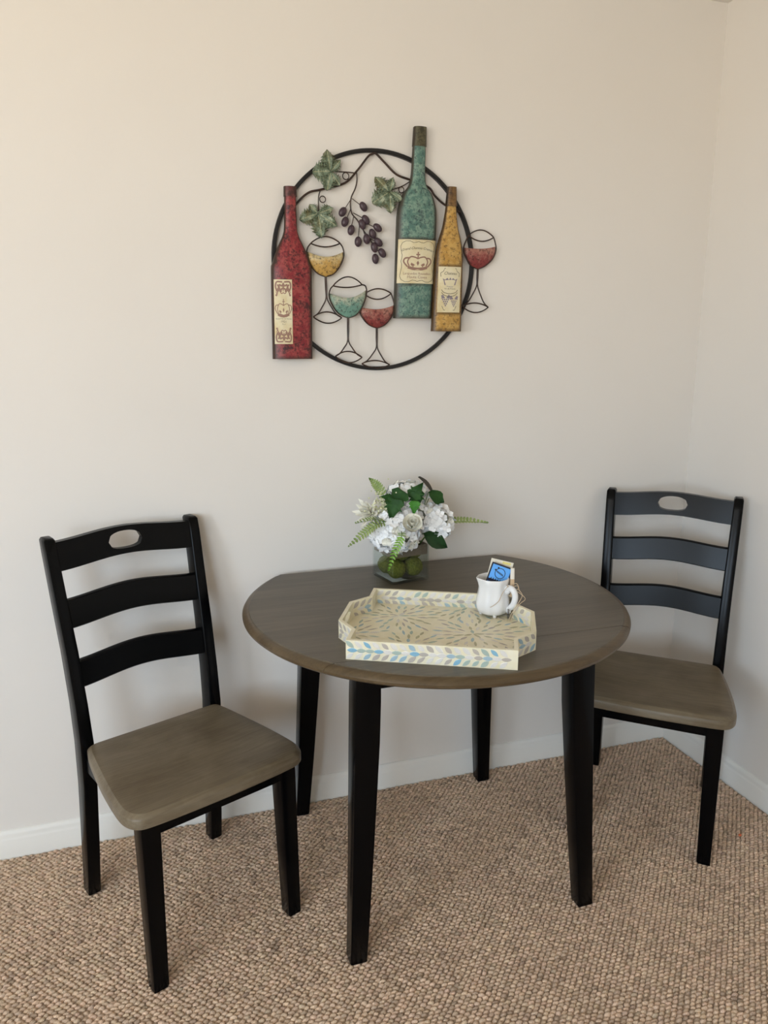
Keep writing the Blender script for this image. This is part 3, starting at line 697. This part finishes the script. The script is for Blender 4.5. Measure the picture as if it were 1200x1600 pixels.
for ci, (cx, cy) in enumerate(CEN):
    for r, n in ((.014,7),(.036,11),(.060,17),(.084,22),(.108,26),(.132,30)):
        ph = R_.random()
        for k in range(n):
            an = 2*PI*(k+ph)/n+R_.uniform(-.08,.08); x, y = cx+r*math.cos(an), cy+r*math.sin(an)
            if not inside(x, y): continue
            if min(range(len(CEN)), key=lambda q: math.hypot(x-CEN[q][0], y-CEN[q][1])) != ci: continue
            if any(math.hypot(x-u, y-v) < .0128 for u, v in fl): continue
            fl.append((x, y)); fq.append((y, R_.choice(WFLOOR), x, an, .0265*R_.uniform(.8,1.15), .0068*R_.uniform(.8,1.2)))
fq.sort(); rest = B()
for k, (y, ci, x, an, ln, wd) in enumerate(fq):
    if nin[0] < 298: inlay(basep, ci, Vector((x, y, .0065)), Vector((math.cos(an), math.sin(an), 0)), Vector((0,0,1)), ln, wd)
    else:
        c, sn = math.cos(an), math.sin(an)
        rest.add([(x+c*p.co.x*ln-sn*p.co.y*wd, y+sn*p.co.x*ln+c*p.co.y*wd, .0065+p.co.z*.0005) for p in ALM[ci].vertices], [tuple(q.vertices) for q in ALM[ci].polygons], ci)
o = rest.build('inlay_leaves', SHELL, basep, 0, fix=False); o['kind'] = 'stuff'

# ------------------------------------------------------------------ mug and its contents
M['ceramic'] = mat('white_ceramic', (.80,.79,.78), .12, .5)
MX, MY, MZ = -.9985, -.5385, TH+.0066
mug = thing('white_mug', 'white fluted ceramic mug with curled handle standing in the tray', 'mug', (MX, MY, MZ))
def section(r, z, k, inner=0.0, lip=0.0):
    out = []
    for i in range(64):
        a = 2*PI*i/64; rr = r*(1+1.5*k*math.cos(8*a)) - inner
        ll = lip*max(0, math.cos((a-PI*1.02)))**6
        out.append((rr*math.cos(a)+ll*math.cos(a), rr*math.sin(a)+ll*math.sin(a), z+ll*.35))
    return out
pr = [(.022,.0060,0),(.031,.0062,.01),(.037,.0110,.015),(.0405,.020,.02),(.0415,.031,.02),(.0395,.045,.022),(.0365,.060,.025),(.0352,.073,.025),(.0360,.084,.02),(.0385,.0945,.012)]
secs = [section(r, z, k, 0, .006*max(0, (z-.07)/.0245)) for r, z, k in pr]
secs += [section(.0380, .0960, .012, .001, .006)]
secs += [section(r, z, k, .0035, .006*max(0, (z-.07)/.0245)) for r, z, k in reversed(pr[1:])]
bm_ = B(); bm_.loft(secs); bm_.build('body', M['ceramic'], mug, 60)
for k in range(4):
    a = -PI/2-.25+k*PI/2; B().ball((.028*math.cos(a), .028*math.sin(a), .0048), .0052, 10, 7).build('foot', M['ceramic'], mug, 80)
hd = Vector((.62,-.785,0)).normalized()
def hp(d, z): return (hd.x*d, hd.y*d, z)
hb = B(); hb.tube(catmull([hp(.033,.070),hp(.041,.0745),hp(.050,.0735),hp(.0575,.064),hp(.0590,.050),hp(.0550,.036),hp(.0470,.025),hp(.0400,.021)], 6), [.0078]*6+[.0076]*30+[.0068]*7, 12)
hb.ball(hp(.0385,.066), .0075, 10, 8); hb.ball(hp(.0435,.0165), .0068, 10, 8)
hb.build('handle', M['ceramic'], mug, 80)

M['blue'] = mat('sachet_blue', (.13,.42,.90), .35); M['navy'] = mat('sachet_navy', (.012,.012,.035), .4); M['cream'] = mat('sachet_cream', (.80,.74,.60), .5)
M['yellowp'] = mat('sachet_yellow', (.78,.68,.22), .5); M['paper'] = mat('packet_paper', (.78,.72,.62), .5); M['tan'] = mat('packet_tan', (.58,.40,.24), .55)
def sachet(name, label, w, h, th, mats, M4, printer=None):
    b = B(); b.box(-w/2,w/2,0,th,-h,0,0); 
    if printer: printer(Print(b, lambda u, v: (u, -.0003, v)))
    o = b.build(name, mats, None, 0, fix=False); o.matrix_world = M4; return tag(o, label, 'tea sachet', 'tea sachets in the mug')
def plane_mat(p0, xdir, updir):
    x = Vector(xdir).normalized(); z = Vector(updir); z = (z-x*z.dot(x)).normalized(); y = z.cross(x)
    m_ = Matrix((x, y, z)).transposed().to_4x4(); m_.translation = Vector(p0); return m_
RV = Vector((.9497,-.3132,0)).normalized(); UV = Vector((0,0,1)); BV = Vector((.3132,.9497,0))
def pb(p):
    w, h = .0535, .060
    p.poly([(-w/2+.003,-h+.010),(w/2-.0035,-h+.010),(w/2-.0035,-.0035),(-w/2+.003,-.0035)], 1)
    p2 = Print(p.b, lambda u, v: (u, -.0006, v)); c = (.0, -.0215)
    p2.line([(c[0]+.0125*math.cos(2*PI*k/36), c[1]+.0125*math.sin(2*PI*k/36)) for k in range(36)], .0016, 0, True)
    for q in (2.15, 2.75): p2.poly([(c[0]+.0145*math.cos(q)+.0022*math.cos(t), c[1]+.0145*math.sin(q)+.0022*math.sin(t)) for t in [PI/4*k for k in range(8)]], 0)
    for k in range(9): u = -.0085+k*.0021; p2.line([(c[0]+u-.0012, c[1]-u*.32+.0024), (c[0]+u+.0004, c[1]-u*.32-.0024)], .0012, 0)
    for k in range(11): u = -w/2+.004+k*.0042; p2.poly([(u,-h+.0095),(u+.0042,-h+.0095),(u+.0021,-h+.0140)], 0)
    for k in range(7): u = -.019+k*.0058; p2.poly([(u,-.0400),(u+.0036,-.0400),(u+.0018,-.0355)], 0)
    p2.poly([(-w/2+.003,-.0470),(w/2-.0035,-.0470),(w/2-.0035,-.0398),(-w/2+.003,-.0398)], 0)
xd = RV*.94-UV*.34
top_mid = Vector((-.9765,-.5440,.8990))
sachet('tea_sachet', 'bright blue tea sachet with a round dark emblem in the white mug', .0535, .060, .0022, [M['navy'], M['blue']], plane_mat(top_mid, xd, UV*.94+RV*.34+BV*.16), pb)
def pw(p): p.poly([(.001,-.0075),(.0215,-.0075),(.0215,-.0022),(.001,-.0022)], 1)
sachet('tea_sachet', 'cream and yellow tea sachet tucked behind the blue one', .056, .062, .0020, [M['cream'], M['yellowp']], plane_mat(Vector((-.9720,-.5330,.9075)), RV*.972-UV*.235, UV*.97+RV*.2+BV*.10), pw)
st = B(); secs = []
for z, w, d in ((0,.0030,.0020),(.004,.0042,.0026),(.020,.0050,.0030),(.045,.0050,.0032),(.072,.0046,.0030)): secs.append([(x,y,z) for x,y in rrect(w*2, d*2, .0012)])
st.loft(secs, 0); 
for q in range(len(st.f)):
    if 36 <= q < 48 or q == len(st.f)-1: st.m[q] = 1
o = st.build('sugar_stick', [M['tan'], M['paper']], None, 50)
o.matrix_world = plane_mat(Vector((-.9600,-.5640,.8230)), RV, UV*.98+RV*.16+BV*.05)
tag(o, 'slim tan and white paper stick standing at the handle side of the mug', 'packet')
# flip so that the tan foot is below: built tan at the bottom, pale above
M['jute'] = mat('jute', (.55,.42,.28), .8)
tw = B(); m0 = Vector((MX, MY, MZ))
def W_(d, r, z): return m0+hd*d+RV*r+Vector((0,0,z))
tw.tube(catmull([W_(.0415,-.004,.066),W_(.046,.004,.064),W_(.049,-.002,.068),W_(.046,-.007,.080),W_(.041,-.004,.0815),W_(.0405,.003,.070)], 6), .0011, 5)
tw.tube(catmull([W_(.049,.002,.078),W_(.055,.008,.083),W_(.056,.012,.072),W_(.060,.016,.060),W_(.058,.008,.045)-BV*.012,W_(.047,.001,.020)-BV*.022,W_(.042,-.002,.0015)-BV*.026], 6), .0009, 5)
tw.tube(catmull([W_(.048,0,.074),W_(.058,.010,.066),W_(.066,.018,.052),W_(.060,.008,.042)-BV*.014,W_(.049,.002,.018)-BV*.024,W_(.045,.001,.0015)-BV*.028], 6), .0009, 5)
tw.tube(catmull([W_(.047,-.003,.081),W_(.050,.010,.088),W_(.052,.014,.075),W_(.048,.004,.072)], 6), .0009, 5)
q = Vector((-BV.x, -BV.y, 0))*.0425
tw.tube(catmull([W_(.044,-.002,.0805), m0+RV*.026+q*.92+UV*.080, m0+RV*.016+q*.97+UV*.066, m0+RV*.008+q*1.0+UV*.048, m0-RV*.004+q*1.0+UV*.037, m0-RV*.012+q*.98+UV*.032], 6), .0008, 5)
tag(tw.build('jute_twine', M['jute'], None, 60), 'thin jute twine knotted round the mug handle with loose ends', 'twine')
cb = B(); cb.tube([W_(.0430+.0018*math.cos(k*1.1), -.003+.0018*math.sin(k*1.1), .002+.0250*k/40)-BV*.016 for k in range(41)], .0007, 5)
tag(cb.build('twisted_cord', mat('dark_cord', (.05,.035,.03), .6), None, 60), 'short dark twisted cord hanging below the mug handle', 'cord')

# ------------------------------------------------------------------ flowers in the glass vase
VX, VY, VA, VS, VH = -1.1057, -.1597, .1796, .0605, .106
m = bpy.data.materials.new('clear_glass'); m.use_nodes = True; N, L = m.node_tree.nodes, m.node_tree.links; N.clear()
go = N.new('ShaderNodeOutputMaterial'); gm = N.new('ShaderNodeMixShader'); gt = N.new('ShaderNodeBsdfTransparent'); gg = N.new('ShaderNodeBsdfGlossy'); gf = N.new('ShaderNodeLayerWeight'); gp = N.new('ShaderNodeMath'); gq = N.new('ShaderNodeMath')
gt.inputs[0].default_value = (.93,.96,.95,1); gg.inputs['Roughness'].default_value = .02; gf.inputs[0].default_value = .5; gp.operation = 'POWER'; gp.inputs[1].default_value = 4.0; gq.operation = 'MULTIPLY_ADD'; gq.inputs[1].default_value = .75; gq.inputs[2].default_value = .055
L.new(gf.outputs['Facing'], gp.inputs[0]); L.new(gp.outputs[0], gq.inputs[0]); L.new(gq.outputs[0], gm.inputs[0]); L.new(gt.outputs[0], gm.inputs[1]); L.new(gg.outputs[0], gm.inputs[2]); L.new(gm.outputs[0], go.inputs[0]); M['glass'] = m
M['moss'] = noisy('moss', [(.3,(.07,.08,.010)),(.55,(.15,.155,.022)),(.75,(.25,.24,.045))], 160, .95, 6, bs=1.0, bd=.004, spec=.1)
M['burlap'] = noisy('brown_band', [(.3,(.13,.085,.055)),(.7,(.22,.155,.105))], 120, .8, stretch=(1,1,6))
vase = thing('glass_vase', 'square clear glass vase holding white flowers on the table', 'vase', (VX, VY, TH), VA)
gv = B(); S2 = VS*2; tw_ = .0032
gv.loft([[(x,y,z) for x,y in rrect(w, w, r, 4)] for w, z, r in ((S2-.004,0,.006),(S2,.002,.006),(S2,VH,.006),(S2-2*tw_,VH,.004),(S2-2*tw_,.009,.004),(S2-2*tw_-.004,.007,.004))])
gv.build('glass_body', M['glass'], vase, 40)
bn = B(); wv = S2-2*tw_-.0012
bn.loft([[(x,y,z) for x,y in rrect(w, w, .004, 4)] for w, z in ((wv,VH-.030),(wv,VH-.001),(wv-.003,VH-.001),(wv-.003,VH-.030),(wv,VH-.030))], cap=False)
bn.build('ribbon_band', M['burlap'], vase, 40)
def vl(x, y, z): c, s_ = math.cos(VA), math.sin(VA); return (VX+c*x-s_*y, VY+s_*x+c*y, TH+z)
mossd = [(-.0295,-.0285,.0360,.0272),(.0255,-.0290,.0365,.0276),(-.0290,.0285,.0355,.0268),(.0285,.0285,.0360,.0272),(-.002,.002,.0700,.0225),(.0315,-.0245,.0830,.0235),(-.0130,-.0325,.0830,.0225),(-.0340,.006,.0820,.0220),(.012,.0345,.0820,.0215)]
plab = ['low in the left front corner','low in the front by the right corner','low in the left rear corner','low in the right rear corner','in the middle of the vase','high in the right front corner','high in the left front corner','high against the left side','high against the back']
for k, (x, y, z, r) in enumerate(mossd):
    b = B(); b.ball((0,0,0), r, 20, 14); rr = random.Random(k)
    b.v = [tuple(Vector(p)*(1+rr.uniform(-.035,.03))) for p in b.v]
    o = b.build('moss_ball', M['moss'], None, 80, loc=vl(x,y,z)); tag(o, 'green moss ball '+plab[k]+' of the glass vase' if 'vase' not in plab[k] else 'green moss ball '+plab[k], 'moss ball', 'moss balls in the vase')

M['petal'] = noisy('white_petal', [(.3,(.92,.92,.915)),(.7,(.96,.96,.95))], 60, .6, spec=.2)
M['petalc'] = noisy('cream_petal', [(.3,(.84,.80,.66)),(.7,(.91,.89,.80))], 40, .6, spec=.2)
for q in ('petal', 'petalc'): nt(M[q])[2].inputs['Subsurface Weight'].default_value = 0.0
M['stem'] = mat('green_stem', (.10,.19,.04), .6); M['ivy'] = noisy('ivy_green', [(.3,(.010,.045,.008)),(.7,(.028,.095,.016))], 30, .6, spec=.25)
M['ivyb'] = noisy('bright_ivy', [(.3,(.03,.14,.012)),(.7,(.07,.24,.03))], 40, .6, spec=.25); M['dleaf'] = noisy('dark_leaf', [(.3,(.010,.034,.010)),(.7,(.024,.066,.018))], 30, .5, spec=.25)
M['bleaf'] = mat('brown_leaf', (.06,.05,.035), .5); M['fern'] = noisy('fern_green', [(.3,(.17,.26,.06)),(.7,(.36,.43,.16))], 60, .55); M['fernb'] = noisy('fresh_fern', [(.3,(.12,.30,.02)),(.7,(.26,.46,.06))], 60, .5)
M['core'] = mat('flower_core', (.40,.42,.30), .8); M['lace'] = noisy('cream_buds', [(.3,(.55,.56,.32)),(.7,(.75,.74,.52))], 200, .6)
def floret(seed, mt):
    rr = random.Random(seed); b = B()
    for k in range(4):
        a0 = k*PI/2+rr.uniform(-.15,.15); L_ = rr.uniform(.92,1.1); W2 = rr.uniform(.50,.60); cup = rr.uniform(.12,.34); v = []; f = []
        for i in range(5):
            t = i/4; w = W2*math.sin(PI*(.12+.80*t))**.7*(.35+.65*t if t < .5 else 1)
            for j in range(5):
                s_ = -1+j/2; x = L_*t; y = w*s_*(.9 if t == 1 else 1); z = cup*t*t*L_-.10*s_*s_*w+.05*math.sin(9*t+seed+k)*s_
                if t == 1: x -= .13*s_*s_
                v.append((x*math.cos(a0)-y*math.sin(a0), x*math.sin(a0)+y*math.cos(a0), z+.012*k))
        for i in range(4):
            for j in range(4): f.append((i*5+j, (i+1)*5+j, (i+1)*5+j+1, i*5+j+1))
        b.add(v, f)
    b.ball((0,0,.06), .09, 6, 4); return b.mesh('floret', mt, 60, fix=False)
FL = [floret(k, M['petal']) for k in range(4)]; FLC = [floret(k+9, M['petalc']) for k in range(2)]
CAM = Vector((-1.8173,-2.1636,1.4332)); VTOP = Vector(vl(0,0,VH))
def stem_to(c, par, r=.0022):
    b = B(); c = Vector(c); base = Vector(vl(*[(R_.uniform(-.03,.03)) for _ in range(2)], VH-.045)); b.tube(catmull([base-par.location, (base*.5+c*.5)+Vector((0,0,-.01))-par.location, c-par.location], 5), r, 6); b.build('stem', M['stem'], par, 60)
def hydrangea(label, c, rad, n, squash=(1,1,1), fs=.0128, seed=1, back=-.35):
    t = thing('hydrangea', label, 'flower', c, 0, 'white hydrangea heads in the vase'); rr = random.Random(seed); C = Vector(c)
    view = (CAM-C).normalized()
    cb = B(); cb.ball((0,0,0), 1, 14, 9, axes=(Vector((rad*.78*squash[0],0,0)), Vector((0,rad*.78*squash[1],0)), Vector((0,0,rad*.78*squash[2])))); cb.build('core', M['core'], t, 80)
    ga = PI*(3-math.sqrt(5)); N_ = int(n*1.45)
    for k in range(N_):
        z = 1-2*(k+.5)/N_; r = math.sqrt(1-z*z); d = Vector((r*math.cos(ga*k), r*math.sin(ga*k), z))
        if d.dot(view) < back: continue
        d2 = (d+Vector((rr.gauss(0,.22), rr.gauss(0,.22), rr.gauss(0,.22)))).normalized()
        p = Vector((d.x*squash[0], d.y*squash[1], d.z*squash[2]))*rad*rr.uniform(.86,1.04)
        o = link('floret', rr.choice(FL) if rr.random() > .12 else rr.choice(FLC), t, p)
        o.rotation_mode = 'QUATERNION'; o.rotation_quaternion = d2.to_track_quat('Z', 'Y') @ Quaternion((0,0,1), rr.uniform(0, 2*PI)); s_ = fs*rr.uniform(.85,1.2); o.scale = (s_, s_, s_)
    stem_to(c, t); return t
hydrangea('large white hydrangea head at the front left of the bouquet', (-1.138,-.212,.920), .0610, 78, (1.22,.85,.98), .0165, 1)
hydrangea('white hydrangea head at the right of the bouquet', (-1.0080,-.188,.930), .0470, 52, (1.0,.9,1.15), .0142, 2)
hydrangea('white hydrangea head at the top rear of the bouquet', (-1.0850,-.150,1.004), .0500, 46, (1.25,.8,.78), .0155, 3)
hydrangea('white hydrangea head deep in the middle behind the rose', (-1.0800,-.180,.952), .0460, 40, (1.1,.9,1.0), .0150, 4)
# rose: wrapped petals, opening towards the viewer
def rose(label, c, size):
    t = thing('rose', label, 'flower', c); ax = (CAM-Vector(c)).normalized()*.9+Vector((0,0,.45)); q = ax.to_track_quat('Z', 'Y')
    for k in range(13):
        ring = 0 if k < 3 else (1 if k < 7 else 2); a0 = k*2.4; r0 = (.17,.42,.70)[ring]; span = (3.4,2.4,2.0)[ring]; hgt = (1.08,1.02,.92)[ring]; fl_ = (.02,.14,.42)[ring]
        b = B(); v = []; f = []
        for i in range(7):
            tt = i/6; 
            for j in range(9):
                s_ = -1+j/4; rad_ = r0*(.35+.65*math.sin(PI*.5*min(1, tt*1.5)))+fl_*max(0, tt-.55)**1.4+.05*abs(s_); an = a0+s_*span/2*(1-.12*tt); z = hgt*tt*(1-.10*s_*s_)-.35*ring*.28
                v.append(q @ (Vector((rad_*math.cos(an), rad_*math.sin(an), z))*size))
        for i in range(6):
            for j in range(8): f.append((i*9+j, i*9+j+1, (i+1)*9+j+1, (i+1)*9+j))
        b.add(v, f); o = b.build('petal', M['petalc'], t, 80, fix=False)
    stem_to(c, t); return t
rose('cream white rose in the middle of the bouquet', (-1.1080,-.2640,.9440), .0310)
# spiky cream flower at the left
mum = thing('aster', 'cream flower with narrow spiky petals at the left of the bouquet', 'flower', (-1.205,-.185,.968))
sp = B(); v = []; f = []
for i in range(6):
    t = i/5; w = .14*math.sin(PI*(.08+.88*t))**.8
    for j in range(3): v.append((t, w*(j-1), .30*t*t-.05*(1-abs(j-1))))
for i in range(5):
    for j in range(2): f.append((i*3+j, (i+1)*3+j, (i+1)*3+j+1, i*3+j+1))
sp.add(v, f); spm = sp.mesh('petal', M['petalc'], 60, fix=False); rr = random.Random(5); axis = Vector((-.72,-.42,.35)).normalized().to_track_quat('Z', 'Y')
for k in range(34):
    el = .15+1.05*(k/34); o = link('petal', spm, mum); o.rotation_mode = 'QUATERNION'
    o.rotation_quaternion = axis @ Quaternion((0,0,1), k*2.4) @ Quaternion((0,1,0), -el); s_ = .050*rr.uniform(.75,1.1)*(1-.35*k/34); o.scale = (s_, s_, s_)
stem_to((-1.205,-.185,.968), mum)
# frothy filler sprig
lc = thing('filler_sprig', 'pale yellow-green sprig of tiny buds behind the ivy leaf', 'flower', (-1.176,-.205,.990)); lb = B(); rr = random.Random(8)
for k in range(130):
    d = Vector((rr.gauss(0,.016), rr.gauss(0,.012), rr.gauss(0,.020))); lb.ball(d, rr.uniform(.0020,.0036), 5, 4)
    if k % 5 == 0: lb.tube([(0,0,-.03), d], .0006, 4)
o = lb.build('buds', M['lace'], lc, 60); o['kind'] = 'stuff'; stem_to((-1.168,-.190,.960), lc)

def lobed(name, mt, parent, pos, tip, face, L_, shape):
    """ivy-like leaf blade: outline (t along, half width), folded along the midrib"""
    x = Vector(tip).normalized(); z = Vector(face); z = (z-x*z.dot(x)).normalized(); y = z.cross(x); b = B(); v = []; f = []
    for t, w in shape:
        for s_ in (-1,-.5,0,.5,1):
            tt = t+(.10*abs(s_) if w > .3 else 0); v.append(Vector(pos)+x*(tt*L_)+y*(s_*w*L_)+z*(L_*(.10*abs(s_)-.18*(t-.3)**2)))
    n = len(shape)
    for i in range(n-1):
        for j in range(4): f.append((i*5+j, (i+1)*5+j, (i+1)*5+j+1, i*5+j+1))
    b.add(v, f); return b.build(name, mt, parent, 50, fix=False)
IVY = [(-.05,.06),(-.10,.28),(.02,.46),(.16,.36),(.26,.30),(.34,.44),(.42,.30),(.58,.20),(.80,.10),(1,.0)]
OVAL = [(0,.02),(.12,.20),(.28,.33),(.45,.38),(.62,.34),(.80,.20),(.92,.09),(1,0)]
iv = thing('ivy_sprig', 'dark green ivy sprig lying across the top of the bouquet', 'foliage', (-1.12,-.235,1.005))
FC = (CAM-Vector((-1.12,-.235,1.0))).normalized()
for (px, py, pz), tip, L_, mt in (((-1.128,-.232,1.030), (-.55,0,-.75), .062, 'ivy'), ((-1.098,-.236,1.018), (.65,.1,.75), .050, 'ivy'), ((-1.088,-.232,1.030), (.1,0,-1), .052, 'ivy'), ((-1.150,-.240,1.012), (-.25,0,-1), .060, 'ivy'), ((-1.162,-.232,1.016), (-.9,0,.25), .030, 'ivy'), ((-1.102,-.262,1.008), (-.12,-.1,-1), .036, 'ivyb')):
    lobed('leaf', M[mt], iv, Vector((px,py,pz))-iv.location, tip, FC+Vector((0,0,.35)), L_, IVY)
b = B(); b.tube(catmull([Vector(p)-iv.location for p in ((-1.155,-.228,1.012),(-1.128,-.226,1.026),(-1.098,-.228,1.022),(-1.086,-.224,1.028),(-1.075,-.19,.97),(-1.09,-.17,.88))], 5), .0012, 5); b.build('stem', M['stem'], iv, 60)
o = thing('ivy_leaf', 'dark green ivy leaf pointing right above the right hydrangea', 'foliage', (-1.035,-.190,1.018)); lobed('blade', M['ivy'], o, (0,0,0), (.82,-.15,-.55), FC+Vector((0,0,.6)), .056, OVAL); stem_to((-1.035,-.190,1.018), o, .0012)
o = thing('bronze_leaf', 'narrow brownish leaf sticking up at the top right of the bouquet', 'foliage', (-1.012,-.158,1.010)); lobed('blade', M['bleaf'], o, (0,0,0), (-.62,.0,.80), FC*.6+Vector((.8,0,.2)), .062, [(t, w*.5) for t, w in OVAL]); stem_to((-1.012,-.158,1.010), o, .0012)
o = thing('broad_leaf', 'broad dark green leaf drooping over the right rim of the vase', 'foliage', (-1.062,-.220,.908)); lobed('blade', M['dleaf'], o, (0,0,0), (.83,-.05,-.52), FC+Vector((-.2,0,.5)), .088, [(t, w*.72) for t, w in OVAL]); stem_to((-1.062,-.220,.908), o, .0015)
def fern(label, pts, mt, wmax, npair, nrm, base_w=.35):
    t = thing('fern_frond', label, 'foliage', pts[0], 0, 'fern fronds in the bouquet'); P = catmull([Vector(p)-t.location for p in pts], 12); b = B(); b.tube(P, [.0011*(1-.6*k/(len(P)-1)) for k in range(len(P))], 5); b.build('rachis', M['stem'], t, 60)
    lf = B(); n = len(P)
    for k in range(npair):
        u = .16+.82*k/(npair-1); i = min(n-2, int(u*(n-1))); fr = u*(n-1)-i; c = P[i].lerp(P[i+1], fr); d = (P[i+1]-P[i]).normalized()
        nv = Vector(nrm); nv = (nv-d*nv.dot(d)).normalized(); sd = nv.cross(d)
        w = wmax*(base_w+(1-base_w)*math.sin(PI*min(1,(u*.75+.18)))) * (1.0 if u < .7 else max(.22, 1-(u-.7)*2.6))
        for e in (-1, 1):
            dr = (sd*e*.86+d*.50).normalized(); cr = nv.cross(dr); hw_ = wmax*.20
            v = []; 
            for q in range(5):
                tt = q/4; ww = hw_*math.sin(PI*(.15+.80*tt))**.8; 
                for s_ in (-1, 0, 1): v.append(c+dr*w*tt+cr*s_*ww+nv*(.0012*abs(s_)-.0025*tt*tt*0+.004*tt))
            lf.add(v, [(q*3+j, (q+1)*3+j, (q+1)*3+j+1, q*3+j+1) for q in range(4) for j in range(2)])
    o = lf.build('leaflets', mt, t, 60, fix=False); return t
fern('fern frond rising at the top left of the bouquet', [(-1.140,-.165,.955),(-1.160,-.168,1.012),(-1.176,-.158,1.040),(-1.196,-.150,1.060)], M['fern'], .0165, 13, FC)
fern('fern frond reaching out to the right of the bouquet', [(-1.03,-.185,.925),(-.960,-.180,.9255),(-.900,-.174,.921),(-.838,-.170,.909)], M['fern'], .0215, 15, FC*.4+Vector((0,0,1)))
fern('fern frond drooping at the lower left of the bouquet', [(-1.165,-.235,.950),(-1.208,-.250,.950),(-1.245,-.256,.928),(-1.288,-.260,.898)], M['fern'], .0165, 15, FC+Vector((0,0,.5)))
fern('short fern frond under the spiky cream flower', [(-1.165,-.235,.945),(-1.203,-.250,.964),(-1.232,-.252,.964),(-1.266,-.252,.958)], M['fern'], .0135, 11, FC*.3+Vector((0,0,1)))
fern('bright green fern frond hanging down the front of the vase', [(-1.140,-.262,.930),(-1.152,-.296,.922),(-1.166,-.285,.880),(-1.178,-.268,.826)], M['fernb'], .0135, 15, FC)

# a scrap on the carpet
sc_ = B(); sc_.ball((0,0,0), 1, 8, 5, axes=(Vector((.006,.001,0)), Vector((0,.004,.001)), Vector((0,.0005,.0025))))
o = sc_.build('orange_scrap', mat('orange_scrap', (.62,.14,.05), .6), None, 60, loc=(-.180,-.580,.003)); tag(o, 'tiny orange scrap lying on the carpet by the right wall', 'scrap')
